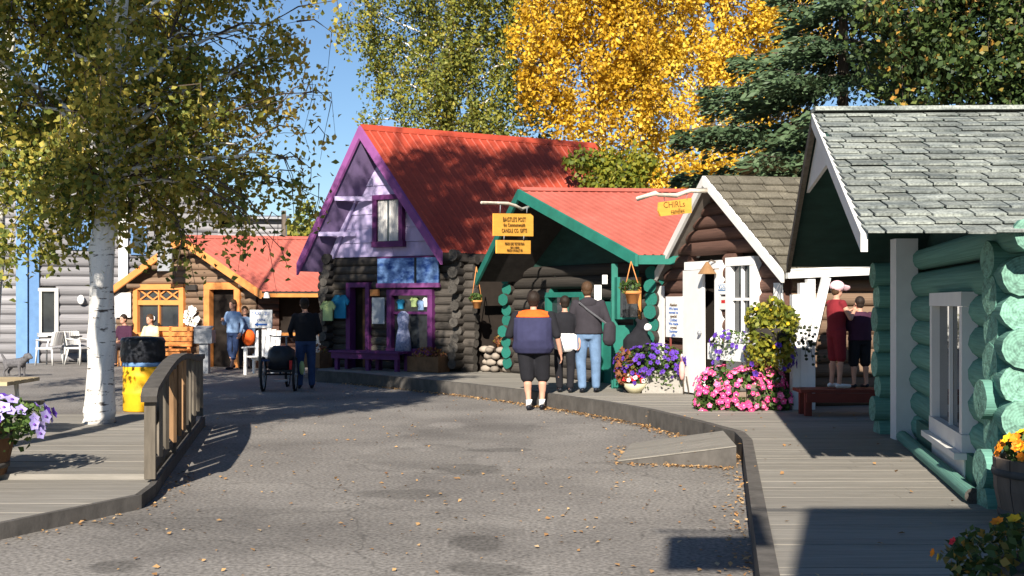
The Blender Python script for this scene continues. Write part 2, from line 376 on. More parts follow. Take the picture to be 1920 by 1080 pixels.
# left deck with its railing
LZ = .10
ledge = [(6.2, -4.1), (7.9, -3.45), (9.09, -2.87), (9.6, -2.92), (10.5, -3.1), (15.3, -4.0)]
ldeck = tag(thing('wooden_deck', None, None, (-5, 10, 0)), 'low plank deck behind the railing', kind='structure')
y = 6.2
while y < 15.2:
    y1 = y + .19; a0, a1 = interp(ledge, y) - .05, interp(ledge, y1) - .05
    up = .045 if y > 9.75 else 0.
    if y > 9.75: a0 -= .07; a1 -= .07
    b = MB(); zt = LZ + up + R.uniform(-.003, .003)
    b.hexa([(-8.5, y, 0), (a0, y, 0), (a1, y1, 0), (-8.5, y1, 0), (-8.5, y, zt), (a0, y, zt), (a1, y1, zt), (-8.5, y1, zt)])
    b.build('plank', M['deck'], ldeck); y = y1 + .007
for (y0, x0), (y1, x1) in zip(ledge, ledge[1:]):
    d = V((x1 - x0, y1 - y0, 0)).normalized(); nn = V((d.y, -d.x, 0))
    p0 = V((x0, y0, 0)); p1 = V((x1, y1, 0)) - d * .004; q = [p0, p1, p1 - nn * .05, p0 - nn * .05]
    b = MB(); b.hexa([p + V((0, 0, -.02)) for p in q] + [p + V((0, 0, LZ + .012)) for p in q]); b.build('edge_board', M['deck_edge'], ldeck)

# ---------------------------------------------------------------- log building kit
LOGS = {}
def logmesh(mk, ek, k):
    key = (mk, ek, k)
    if key not in LOGS:
        b = MB(); sides = 12; rr = random.Random(k * 7 + 3); ang = [rr.uniform(.95, 1.04) for _ in range(sides)]
        xs = [-.5, -.17, .17, .5]; vs = []
        for x in xs:
            for i in range(sides):
                t = 2 * math.pi * i / sides; q = ang[i] * rr.uniform(.97, 1.03)
                vs.append((x, q * math.cos(t), q * math.sin(t)))
        fs = [(j * sides + i, j * sides + (i + 1) % sides, (j + 1) * sides + (i + 1) % sides, (j + 1) * sides + i) for j in range(3) for i in range(sides)]
        b.add(vs, fs); b.cur = 1
        for x, o in ((-.5, 0), (.5, 3 * sides)):
            # the sawn end: a ring a little proud of the rim
            k0 = len(b.v); b.add([(x, vs[o + i][1], vs[o + i][2]) for i in range(sides)], [tuple(range(sides)) if x > 0 else tuple(range(sides))[::-1]])
        me = b.mesh('log', [M[mk], M[ek]])
        sm = [p.material_index == 0 for p in me.polygons]; me.polygons.foreach_set('use_smooth', sm)
        LOGS[key] = me
    return LOGS[key]

def log(par, a, c, r, mk, ek, name='log'):
    a, c = V(a), V(c); d = c - a; L = d.length
    o = bpy.data.objects.new(name, logmesh(mk, ek, R.randrange(4)))
    rot = d.normalized().to_track_quat('X', 'Z').to_matrix().to_4x4()
    Wm = Matrix.Translation((a + c) / 2) @ rot @ Matrix.Rotation(R.uniform(0, 6.28), 4, 'X') @ Matrix.Diagonal((L, r, r, 1))
    return link(o, par, Wm)

class Wall:
    def __init__(s, A, B, out):
        s.A = V((A[0], A[1])); s.B = V((B[0], B[1])); s.L = (s.B - s.A).length; s.d = (s.B - s.A) / s.L
        s.n = V((s.d.y, -s.d.x))
        if s.n.dot(V(out)) < 0: s.n = -s.n
    def t(s, px):
        k = (px - 960) / F; return (k * s.A.y - s.A.x) / (s.d.x - k * s.d.y)
    def dep(s, t): return s.A.y + s.d.y * t
    def z(s, t, py): return EYE - (py - HZ) * s.dep(t) / F
    def p(s, t, z, o=0.): q = s.A + s.d * t + s.n * o; return V((q.x, q.y, z))
    def pp(s, px, py, o=0.):
        t = s.t(px); return s.p(t, s.z(t, py), o)
    def rect(s, px0, py0, px1, py1):
        t0, t1 = s.t(px0), s.t(px1); tm = (t0 + t1) / 2
        return t0, t1, s.z(tm, py1), s.z(tm, py0)
    def tbox(s, par, name, t0, t1, z0, z1, o0, o1, m):
        b = MB(); b.hexa([s.p(t0, z0, o1), s.p(t1, z0, o1), s.p(t1, z0, o0), s.p(t0, z0, o0), s.p(t0, z1, o1), s.p(t1, z1, o1), s.p(t1, z1, o0), s.p(t0, z1, o0)])
        return b.build(name, m, par)
    def box(s, par, name, px0, py0, px1, py1, o0, o1, m):
        return s.tbox(par, name, *s.rect(px0, py0, px1, py1), o0, o1, m)
    def logs(s, par, z0, n, dz, mk, ek, span=None, holes=(), ext=(0, 0), rk=.56, alt=None):
        for i in range(n):
            zc = z0 + dz * (i + .5)
            lo, hi = (-ext[0], s.L + ext[1]) if span is None else span(zc)
            lo += R.uniform(-.04, .04) * (ext[0] > 0); hi += R.uniform(-.04, .04) * (ext[1] > 0)
            seg = [(lo, hi)]
            for h0, h1, hz0, hz1 in holes:
                if hz0 - dz * .25 < zc < hz1 + dz * .25:
                    ns = []
                    for a, c in seg:
                        if h1 <= a or h0 >= c: ns.append((a, c)); continue
                        if h0 > a: ns.append((a, h0))
                        if h1 < c: ns.append((h1, c))
                    seg = ns
            for a, c in seg:
                if c - a > .06: log(par, s.p(a, zc), s.p(c, zc), dz * rk * R.uniform(.95, 1.06), mk, ek)
    def window(s, par, r, fw, m, o=.14, nx=1, nz=1, glass='glass', name='window', deep=.10):
        t0, t1, z0, z1 = r
        w0 = s.tbox(par, name, t0 - .02, t1 + .02, z0 - .02, z0 + fw, o - .1, o + .02, m)
        s.tbox(w0, 'frame', t0, t1, z1 - fw, z1, o - .1, o + .02, m)
        s.tbox(w0, 'frame', t0, t0 + fw, z0 + fw + .002, z1 - fw - .002, o - .1, o + .015, m)
        s.tbox(w0, 'frame', t1 - fw, t1, z0 + fw + .002, z1 - fw - .002, o - .1, o + .015, m)
        s.tbox(w0, 'pane', t0 + fw - .01, t1 - fw + .01, z0 + fw - .01, z1 - fw + .01, o - deep, o - deep + .01, M[glass])
        for i in range(1, nx):
            tc = t0 + fw + (t1 - t0 - 2 * fw) * i / nx; s.tbox(w0, 'mullion', tc - .02, tc + .02, z0 + fw, z1 - fw, o - deep + .012, o - .02, m)
        for i in range(1, nz):
            zc = z0 + fw + (z1 - z0 - 2 * fw) * i / nz; s.tbox(w0, 'mullion', t0 + fw, t1 - fw, zc - .02, zc + .02, o - deep + .012, o - .022, m)
        return w0

def v3(p, z): return V((p[0], p[1], z))

def ribbed(par, e0, e1, a1, a0, m, pitch=.23, h=.011, name='roof_sheet'):
    e0, e1, a1, a0 = map(V, (e0, e1, a1, a0)); nrm = (e1 - e0).cross(a0 - e0).normalized()
    if nrm.z < 0: nrm = -nrm
    n = max(3, int((e1 - e0).length / pitch)); prof = [(0, 0), (.62, 0), (.72, h), (.9, h)]
    us = [(i + u) / n for i in range(n) for u, _ in prof] + [1.]; hs = [q for i in range(n) for _, q in prof] + [0.]
    vs = []
    for row in (0, 1):
        for u, q in zip(us, hs): vs.append((e0.lerp(e1, u) if row == 0 else a0.lerp(a1, u)) + nrm * (q + .004))
    k = len(us); b = MB(); b.add(vs, [(i, i + 1, k + i + 1, k + i) for i in range(k - 1)])
    return b.build(name, m, par)

def slab(par, name, q, th, m):
    q = [V(p) for p in q]; b = MB(); b.hexa([p - V((0, 0, th)) for p in q] + q); return b.build(name, m, par)

SHM = {}
def shingle_mesh(mk, k):
    if (mk, k) not in SHM:
        rr = random.Random(k); b = MB(); j = [rr.uniform(-.04, .04) for _ in range(8)]
        b.hexa([(-.5, -.5 + j[0], -.5), (.5, -.5 + j[1], -.5), (.5, .62, -.5), (-.5, .62, -.5), (-.5, -.5 + j[0], .5), (.5, -.5 + j[1], .5), (.5, .62, -.2), (-.5, .62, -.2)])
        SHM[(mk, k)] = b.mesh('shingle', M[mk])
    return SHM[(mk, k)]
def shingles(par, e0, e1, a1, a0, mk, cw, rh, th=.022, far=99.):
    rest = MB()
    e0, e1, a1, a0 = map(V, (e0, e1, a1, a0)); u = (e1 - e0).normalized(); nrm = u.cross(a0 - e0).normalized()
    if nrm.z < 0: nrm = -nrm
    vv = nrm.cross(u).normalized(); up = (a0 - e0).length; rows = int(round(up / rh))
    for i in range(rows):
        s = (i + .5) / rows; l = e0.lerp(a0, s); r = e1.lerp(a1, s); Ln = (r - l).length; x = -R.uniform(0, cw * .8)
        while x < Ln:
            wd = cw * R.uniform(.75, 1.3); x0, x1 = max(0, x), min(Ln, x + wd); x += wd
            if x1 - x0 < .05: continue
            c = l + (r - l).normalized() * ((x0 + x1) / 2) + nrm * (.012 + R.uniform(0, .006)) + vv * R.uniform(-.012, .012)
            tilt = Matrix.Rotation(R.uniform(-.012, .012), 3, 'Z')
            B3 = Matrix((u, vv, nrm)).transposed() @ tilt @ Matrix.Rotation(-th * .9 / rh, 3, 'X')
            Wm = Matrix.Translation(c) @ B3.to_4x4() @ Matrix.Diagonal((x1 - x0 - .014, rh * 1.12, th * R.uniform(.8, 1.4), 1))
            if x0 > far:
                me = shingle_mesh(mk, R.randrange(5)); rest.add([Wm @ q.co for q in me.vertices], [tuple(f.vertices) for f in me.polygons])
            else: link(bpy.data.objects.new('shingle', shingle_mesh(mk, R.randrange(5))), par, Wm)
    if rest.v: tag(rest.build('shingle_courses', M[mk], par), kind='stuff')

def gable_roof(par, Lf, A, Rt, r, length, drop, th, kind, mk, barge, bw=.16, soffit='darkwood', pitch=.23, cw=.32, rh=.16, left_cover=True):
    ex = V((r[0] * length, r[1] * length, -drop)); Lf, A, Rt = V(Lf), V(A), V(Rt)
    rl = slab(par, 'roof_slope', [Lf, A, A + ex, Lf + ex], th, M[soffit])
    rr = slab(par, 'roof_slope', [A, Rt, Rt + ex, A + ex], th, M['darkwood'])
    if kind == 'metal':
        ribbed(rl, Lf + ex, Lf, A, A + ex, M[mk], pitch); ribbed(rr, Rt, Rt + ex, A + ex, A, M[mk], pitch)
        b = MB(); b.prism([A + V((0, 0, .05)), A + (Lf - A).normalized() * .14 + V((0, 0, .035)), A + (Rt - A).normalized() * .14 + V((0, 0, .035))], ex); b.build('ridge_cap', M[mk], rr)
    else:
        shingles(rr, Rt, Rt + ex, A + ex, A, mk, cw, rh)
        if left_cover: slab(rl, 'roof_cover', [Lf + V((0, 0, .02)), A + V((0, 0, .02)), A + ex + V((0, 0, .02)), Lf + ex + V((0, 0, .02))], .016, M[mk])
    f = V((-r[0], -r[1], 0)) * .045; dn = V((0, 0, -bw)); upv = V((0, 0, .012))
    for P, Qq in ((Lf, A), (A, Rt)):
        b = MB(); b.hexa([P + dn, Qq + dn, Qq + dn + f, P + dn + f, P + upv, Qq + upv, Qq + upv + f, P + upv + f])
        b.build('barge_board', M[barge], par)
    return rl, rr

def gable_span(w, zl, zr, apex_t, apex_z, inset=0.):
    # how far a log can reach left and right under the gable at height z
    def f(z):
        lo = 0 if z < zl else apex_t * (z - zl) / max(.01, apex_z - zl)
        hi = w.L if z < zr else w.L - (w.L - apex_t) * (z - zr) / max(.01, apex_z - zr)
        return lo + inset, hi - inset
    return f

def core(par, w, r, length, z0, ze_l, ze_r, ta, za, m='inside', off=.1):
    o = V((r[0], r[1], 0)); p = [w.p(.04, z0), w.p(w.L - .04, z0), w.p(w.L - .04, ze_r), w.p(ta, za), w.p(.04, ze_l)]
    b = MB(); b.prism([q + o * off for q in p], o * length); return b.build('inner_wall', M[m], par)

FONT = {}
def lettering(par, text, mat_, origin, xdir, updir, size, align='CENTER', name='lettering', squeeze=1.):
    cu = bpy.data.curves.new('lettering', 'FONT'); cu.body = text; cu.size = size; cu.align_x = align; cu.align_y = 'CENTER'; cu.extrude = .002; cu.resolution_u = 2
    tmp = bpy.data.objects.new('tmp', cu); me = bpy.data.meshes.new_from_object(tmp); bpy.data.objects.remove(tmp)
    me.materials.clear(); me.materials.append(mat_)
    x = V(xdir).normalized(); n = x.cross(V(updir)).normalized(); u = n.cross(x)
    B3 = Matrix((x, u, n)).transposed().to_4x4() @ Matrix.Diagonal((squeeze, 1, 1, 1))
    return link(bpy.data.objects.new(name, me), par, Matrix.Translation(V(origin)) @ B3)

# ---------------------------------------------------------------- mint green log cabin (right)
gc = thing('log_cabin', 'mint green log cabin with mossy grey shingle roof at the right', 'cabin', (3.3, 8, BWZ))
uF = V((.999, -.04)); vG = V((.192, .981)).normalized()
gw = Wall((3.38, 7.95), (3.38 + vG.x * 4.6, 7.95 + vG.y * 4.6), (-1, 0))
fw = Wall((3.38, 7.95), (3.38 + uF.x * 3.0, 7.95 + uF.y * 3.0), (0, -1))
dz = .236
wr = (.80, 2.32, .50, 1.68)
gw.logs(gc, BWZ + .02, 7, dz, 'log_green', 'end_green', ext=(.34, .3), holes=[(wr[0] + .05, wr[1] - .05, wr[2], wr[3])], rk=.565)
fw.logs(gc, BWZ - .10, 8, dz, 'log_green', 'end_green', ext=(.17, 0), rk=.565)
# a second stub at the far corner
bw2 = Wall(gw.p(4.55, 0)[:2], (gw.p(4.55, 0) + V((uF.x * 3, uF.y * 3, 0)))[:2], (0, -1))
bw2.logs(gc, BWZ - .10, 8, dz, 'log_green', 'end_green', ext=(.42, 0), rk=.565)
gz = [2.02, 3.25]
b = MB(); o = V((uF.x, uF.y, 0)); p = [gw.p(.05, BWZ), gw.p(gw.L - .05, BWZ), gw.p(gw.L - .05, 2.0), gw.p(gw.L / 2, 3.0), gw.p(.05, 2.0)]
b.prism([q + o * .07 for q in p], o * 2.9); b.build('inner_wall', M['inside_green'], gc)
win = gw.window(gc, wr, .11, M['white'], o=.16, nx=2, deep=.06)
gw.tbox(win, 'sill', wr[0] - .06, wr[1] + .06, wr[2] - .07, wr[2] - .022, .02, .24, M['white'])
gw.tbox(win, 'apron_board', wr[0], wr[1], wr[2] - .27, wr[2] - .072, .08, .16, M['white'])
# green boards along the foot of the wall
gw.tbox(gc, 'skirt_board', -.1, 3.3, BWZ + .002, BWZ + .26, .10, .15, M['skirt_green'])
# roof
Ar = V((2.66, 10.25, 3.25)); Fr = V((2.25, 7.42, 2.035)); Br = V((3.15, 13.28, 2.05))
ex = V((5.5, -.22, 0))
rf = slab(gc, 'roof_slope', [Fr.lerp(Ar, .05), Fr.lerp(Ar, .05) + ex, Ar + ex, Ar], .05, M['inside_green'])
rb_ = slab(gc, 'roof_slope', [Ar, Ar + ex, Br + ex, Br], .05, M['inside_green'])
shingles(rf, Fr + V((-.03, -.05, -.01)), Fr + ex + V((0, -.05, -.01)), Ar + ex, Ar + V((-.03, 0, 0)), 'shingle_green', .215, .165, .014, 2.75)
slab(rb_, 'roof_cover', [q + V((0, 0, .02)) for q in (Ar, Ar + ex, Br + ex, Br)], .016, M['shingle_green'])
b = MB(); b.beam(Ar + V((-.03, 0, .03)), Ar + ex + V((0, 0, .03)), .2, .035); b.build('ridge_cap', M['shingle_green'], rf)
for P, Qq, mm in ((Fr, Ar, 'white'), (Ar, Br, 'fence_wood')):
    b = MB(); f = V((-.045, 0, 0)); dn = V((0, 0, -.115)); up = V((0, 0, .0))
    b.hexa([P + dn + f, Qq + dn + f, Qq + dn, P + dn, P + up + f, Qq + up + f, Qq + up, P + up]); b.build('barge_board', M[mm], gc)
# white boarded peak in the overhang
k0 = .68; pF = Fr.lerp(Ar, k0) - V((0, 0, .1)); pB = Br.lerp(Ar, k0 - .08) - V((0, 0, .1))
b = MB(); b.prism([pF + V((.02, 0, 0)), Ar + V((.02, 0, -.1)), pB + V((.02, 0, 0))], V((.03, 0, 0))); b.build('peak_panel', M['white'], gc)
log(gc, gw.p(-.6, 2.03, .0), gw.p(5.2, 2.03, .0), .11, 'log_green', 'end_green', 'beam')
# white corner post
q = V((3.98, 11.85, 0)); ptop = Fr.lerp(Br, .86)
boxobj('post', M['white'], gc, (q.x - .02, q.y, BWZ + 1.01), (.22, .18, 2.02))
# base log on the deck
log(gc, G(1692, 828, .22) + V((0, 0, .05)), G(1826, 945, .22) + V((0, 0, .05)), .060, 'log_green', 'end_dark', 'base_log')

# ---------------------------------------------------------------- small brown cottage with white trim
ct = thing('log_cottage', 'small brown log cottage with white trim and open white door', 'cottage', (3, 17, BWZ))
cw_ = Wall((2.47, 18.6), (3.69, 15.6), (-1, -.4)); rC = V((.985, .17)).normalized()
cs = Wall((3.69, 15.6), (3.69 + rC.x * 2.6, 15.6 + rC.y * 2.6), (.3, -1))
cz = .19; ta = cw_.L * .47
door_r = cw_.rect(1300, 490, 1366, 738); win_r = cw_.rect(1381, 482, 1436, 640)
door_r = (door_r[0], door_r[1], BWZ, door_r[3])
holes = [door_r, (win_r[0] + .05, win_r[1] - .05, win_r[2], win_r[3])]
cw_.logs(ct, BWZ, 17, cz, 'log_brown', 'log_brown', span=gable_span(cw_, 1.98, 1.98, ta, 3.3), holes=holes, rk=.57)
cs.logs(ct, BWZ, 9, cz, 'log_orange_cabin', 'log_brown', ext=(0, 0), rk=.57)
core(ct, cw_, rC, 2.5, BWZ, 1.94, 1.94, ta, 3.22)
aC = V((2.80, 17.0, 3.42)); lC = V((2.24, 18.72, 1.93)); rCt = V((3.55, 15.3, 1.99))
rl, rr = gable_roof(ct, lC, aC, rCt, rC, 2.7, 0, .09, 'shingle', 'shingle_brown', 'white', .13, 'soffit_tan', cw=.30, rh=.20)
# inner white trim under the overhang
f = V((rC.x, rC.y, 0))
for P, Qq in ((lC, aC), (aC, rCt)):
    b = MB(); P2 = P + f * .34 - V((0, 0, .30)); Q2 = Qq + f * .34 - V((0, 0, .30)); dn = V((0, 0, -.10)); g = -f * .04
    if P is aC: Q2 = P2.lerp(Q2, .3)
    b.hexa([P2 + dn, Q2 + dn, Q2 + dn + g, P2 + dn + g, P2, Q2, Q2 + g, P2 + g]); b.build('trim_board', M['white'], ct)
for t_, nm in ((.02, 'corner_board'), (cw_.L - .06, 'corner_board')):
    cw_.tbox(ct, nm, t_ - .09, t_ + .07, BWZ, 1.86, .11, .15, M['white_bright'])
# door frame, open leaf
t0, t1, z0, z1 = door_r
cw_.tbox(ct, 'door_frame', t0, t1, z1 - .12, z1, .02, .16, M['white_bright'])
cw_.tbox(ct, 'door_frame', t1 - .14, t1, z0, z1 - .122, .02, .15, M['white_bright'])
hinge = cw_.p(t0 + .01, 0, .19); ld = V((-.40, -.93, 0)).normalized()
ld = V((cw_.d.x, cw_.d.y, 0)).lerp(V((cw_.n.x, cw_.n.y, 0)), .06).normalized()
b = MB(); q0 = hinge; q1 = hinge + ld * (cw_.t(1343) - cw_.t(1300)); nn = V((cw_.n.x, cw_.n.y, 0)) * .045
b.hexa([v3(q, BWZ + .03) for q in (q0, q1, q1 - nn, q0 - nn)] + [v3(q, z1 - .13) for q in (q0, q1 - ld * .02, q1 - ld * .02 - nn, q0 - nn)])
dr = b.build('door', M['white_bright'], ct)
bb = MB(); bb.ball(q1 - ld * .05 + nn * .8 + V((0, 0, 1.15)), .035, 6, 4); bb.build('handle', M['steel'], dr)
w0 = cw_.window(ct, win_r, .12, M['white_bright'], o=.17, nx=2, nz=2, deep=.07)
cw_.tbox(w0, 'flower_box', win_r[0] - .1, win_r[1] + .1, win_r[2] - .26, win_r[2] - .03, .18, .42, M['white_bright'])
cw_.tbox(ct, 'trim_panel', win_r[0] - .02, win_r[0] + .5, BWZ, win_r[2] - .28, .12, .16, M['white_bright'])
# gutter along the near eave
b = MB(); gA = rCt + V((.02, -.04, -.03)); gB = Q(1645, 508, gA.y + .12)
b.beam(gA, gB, .12, .10); gt = b.build('gutter', M['white'], ct)
beamobj('gutter_lip', M['white_bright'], gt, gA + V((0, -.06, .062)), gB + V((0, -.06, .062)), .03, .02)
beamobj('gutter_end', M['white'], gt, gB + V((.002, 0, 0)), gB + V((.09, 0, -.01)), .04, .04)
# boarded pillar and brace
pq = G(1486, 768, BWZ); pw = Wall(pq[:2], (G(1529, 768, BWZ))[:2], (0, -1))
nb = 3
for i in range(nb):
    ta0 = pw.L * i / nb + .0015; ta1 = pw.L * (i + 1) / nb - .0015
    pw.tbox(ct, 'pillar_board', ta0, ta1, BWZ, 1.80 + .05 * i - (.10 if i == 0 else 0), -.16, .0 + .004 * (i % 2), M['white_bright'])
b = MB(); b.beam(Q(1521, 640, pq.y - .10), Q(1549, 520, pq.y - .10), .10, .10, (0, 1, 0)); b.build('brace', M['white_bright'], ct)

# ---------------------------------------------------------------- log house with teal trim and faded red metal roof
th_ = thing('log_house', 'dark log house with teal trim and faded red metal roof', 'house', (1, 21, BWZ))
tw = Wall((.05, 23.0), (2.36, 18.75), (-1, -.4)); rT = V((.995, .10)).normalized()
tz = .205; tA = tw.L * .36
twin = tw.rect(1036, 548, 1106, 640); tdoor = tw.rect(1128, 560, 1165, 732); tdoor = (tdoor[0], tdoor[1], BWZ, tdoor[3])
tw.logs(th_, BWZ, 10, tz, 'log_dark', 'end_teal', ext=(.1, .1), holes=[(twin[0] + .05, twin[1] - .05, twin[2], twin[3]), tdoor], rk=.57)
core(th_, tw, rT, 3.4, BWZ, 2.1, 2.1, tA, 3.3)
b = MB(); b.prism([tw.p(0, 2.27, .02), tw.p(tw.L, 2.27, .02), tw.p(tw.L, 2.33, .02), tw.p(tA, 3.34, .02), tw.p(0, 2.30, .02)], V((rT.x, rT.y, 0)) * .05); b.build('gable_boards', M['inside_green'], th_)  # dark board colour stands in for part of the overhang's shade
aT = V((.14, 20.55, 3.57)); lT = V((-.66, 22.6, 2.1)); rTt = V((1.95, 18.15, 2.33))
gable_roof(th_, lT, aT, rTt, rT, 4.2, 0, .10, 'metal', 'metal_pink', 'teal', .17, 'darkwood', .13)
b = MB(); f = V((rT.x, rT.y, 0)); b.beam(rTt + V((0, 0, -.07)), rTt + f * 3 + V((0, 0, -.07)), .05, .14); b.build('eave_board', M['teal'], th_)
# side wall logs whose teal ends stick out at both corners
for w_t in (-.02, tw.L - .02):
    for i in range(9):
        zc = BWZ + tz * (i + 1.0); a = tw.p(w_t, zc); e = R.uniform(.22, .40)
        log(th_, a - V((.58, .81, 0)) * e, a + V((.58, .81, 0)) * .8, tz * .56, 'log_dark', 'end_teal')
tww = tw.window(th_, twin, .09, M['teal'], o=.15, nx=2)
tw.tbox(th_, 'door', tdoor[0] + .06, tdoor[1] - .06, tdoor[2], tdoor[3] - .05, -.03, .02, M['teal'])
for a, c in ((tdoor[0], tdoor[0] + .08), (tdoor[1] - .08, tdoor[1])): tw.tbox(th_, 'door_frame', a, c, tdoor[2], tdoor[3], .02, .16, M['teal'])
# porch post by the path with a small teal display case
pp = G(1152, 728, BWZ)
boxobj('post', M['teal'], th_, (pp.x, pp.y, BWZ + 1.0), (.10, .10, 2.0))
pp2 = V((pp.x + .36, pp.y + .1, 0)); boxobj('post', M['teal'], th_, (pp2.x, pp2.y, BWZ + .95), (.08, .08, 1.9))
cs_ = thing('display_case', 'narrow teal display case with glass on a porch post', 'display case', (pp.x + .15, pp.y - .1, 1.15))
cwl = Wall((pp.x - .0, pp.y - .09), (pp.x + .40, pp.y + .0), (0, -1)); rr_ = cwl.rect(1150, 520, 1183, 596)
z_a, z_b = rr_[2] - .02, rr_[3]
cwl.tbox(cs_, 'back_panel', 0, .40, z_a, z_b, -.02, .02, M['teal'])
cwl.tbox(cs_, 'side_frame', 0, .05, z_a, z_b, .022, .12, M['teal']); cwl.tbox(cs_, 'side_frame', .35, .40, z_a, z_b, .022, .12, M['orange_dull'])
cwl.tbox(cs_, 'shelf', .052, .348, z_a, z_a + .03, .022, .12, M['teal']); cwl.tbox(cs_, 'shelf', .052, .348, (z_a + z_b) / 2, (z_a + z_b) / 2 + .02, .022, .10, M['teal'])
cwl.tbox(cs_, 'pane', .052, .348, z_a + .032, z_b, .105, .112, M['glass'])
cwl.tbox(th_, 'low_gate', -.02, .42, BWZ + .02, z_a - .1, -.05, -.01, M['teal'])

# ---------------------------------------------------------------- purple trimmed log house
ph = thing('log_house', 'two-storey log house with purple trim, lavender gable and red metal roof', 'house', (-2.4, 24, BWZ))
pw_ = Wall((-3.85, 25.15), (-1.0, 23.4), (-.5, -.85)); rP = V((.93, .37)).normalized()
pz = .165
pdoor = pw_.rect(658, 530, 701, 690); pdoor = (pdoor[0], pdoor[1], BWZ, pdoor[3])
pwin = pw_.rect(735, 543, 820, 664)
pw_.logs(ph, BWZ, 14, pz, 'log_dark', 'end_dark', ext=(.3, .34), holes=[pdoor, (pwin[0] + .05, pwin[1] - .05, pwin[2], pwin[3])], rk=.57)
pa_t = pw_.t(700) + .05
core(ph, pw_, rP, 5.0, BWZ, 2.45, 2.45, pa_t, 4.55)
f = V((rP.x, rP.y, 0))
for w_t in (.0, pw_.L):
    for i in range(14):
        zc = BWZ + pz * (i + .5) + .08; a = pw_.p(w_t, zc); e = R.uniform(.20, .46)
        log(ph, a - V((.42, .91, 0)) * e, a + V((.42, .91, 0)) * (.8 if w_t else 1.6), pz * .60 * R.uniform(.9, 1.2), 'log_dark', 'end_dark')
aP = V((-3.09, 24.0, 5.2)); lP = V((-4.55, 25.0, 2.42)); rPt = V((-1.36, 23.0, 2.58))
gable_roof(ph, lP, aP, rPt, rP, 5.3, .12, .16, 'metal', 'metal_red', 'purple_light', .24, 'purple_soffit', .17)
# lavender boards of the gable, one by one
zb, zt_ = 2.55, 4.62; nrow = 7
def gsp(z): k = (z - zb) / (zt_ - zb); return (.12 + (pa_t - .12) * k, pw_.L - .1 - (pw_.L - .1 - pa_t) * k)
for i in range(nrow):
    z0 = zb + (zt_ - zb) * i / nrow; z1 = zb + (zt_ - zb) * (i + 1) / nrow
    l0, r0 = gsp(z0 + .004); l1, r1 = gsp(z1)
    cutsx = sorted([R.uniform(.3, .6)] if i < 4 else [])
    edges = [0] + cutsx + [1]
    for a, c in zip(edges, edges[1:]):
        def tt(l, r, s): return l + (r - l) * s
        # leave the window clear
        o1 = .06 + .012 * (i % 2)
        b = MB(); e_ = .004
        b.hexa([pw_.p(tt(l0, r0, a) + e_, z0 + .004, o1), pw_.p(tt(l0, r0, c) - e_, z0 + .004, o1), pw_.p(tt(l0, r0, c) - e_, z0 + .004, -.02), pw_.p(tt(l0, r0, a) + e_, z0 + .004, -.02),
                pw_.p(tt(l1, r1, a) + e_, z1 - .002, o1 - .008), pw_.p(tt(l1, r1, c) - e_, z1 - .002, o1 - .008), pw_.p(tt(l1, r1, c) - e_, z1 - .002, -.02), pw_.p(tt(l1, r1, a) + e_, z1 - .002, -.02)])
        b.build('gable_plank', M['lavender'], ph)
for (ta_, za_), (tb_, zb_) in (((.08, zb), (pa_t, zt_ + .03)), ((pw_.L - .08, zb), (pa_t, zt_ + .03))):
    b = MB(); b.beam(pw_.p(ta_, za_, .11), pw_.p(tb_, zb_, .11), .06, .10); b.build('gable_trim', M['lavender'], ph)
gwin = pw_.rect(708, 366, 764, 462)
gwo = pw_.window(ph, gwin, .10, M['purple'], o=.17, nx=1, glass='glass', deep=.05)
for k in (0, 1):
    ta0 = gwin[0] + .115 + k * (gwin[1] - gwin[0] - .23) * .53; wdt = (gwin[1] - gwin[0] - .23) * .44
    pts = []; b = MB(); n = 8
    for i in range(n):
        t_a = ta0 + wdt * i / n; t_b = ta0 + wdt * (i + 1) / n
        b.hexa([pw_.p(t_a, gwin[2] + .11, .135 + .012 * (i % 2)), pw_.p(t_b, gwin[2] + .11, .135 + .012 * ((i + 1) % 2)), pw_.p(t_b, gwin[2] + .11, .131), pw_.p(t_a, gwin[2] + .11, .131),
                pw_.p(t_a, gwin[3] - .11, .135 + .012 * (i % 2)), pw_.p(t_b, gwin[3] - .11, .135 + .012 * ((i + 1) % 2)), pw_.p(t_b, gwin[3] - .11, .131), pw_.p(t_a, gwin[3] - .11, .131)])
    b.build('curtain', M['tint_curtain'], gwo)
# struts of the left overhang
for k in (.30, .56):
    P = lP.lerp(aP, k + .03) - V((0, 0, .3)); b = MB(); b.beam(P + f * .0, P + V((.55, -.05, 0)) + f * .25, .07, .09); b.build('strut', M['lavender'], ph)
for dzl in (0, .17):
    a = pw_.p(-.62, 2.50 + dzl, .0); log(ph, a, pw_.p(.12, 2.50 + dzl, 0), .085, 'log_dark', 'end_dark')
pw_.tbox(ph, 'lintel', pw_.t(716), pw_.L + .05, 2.47, 2.54, .0, .17, M['purple'])
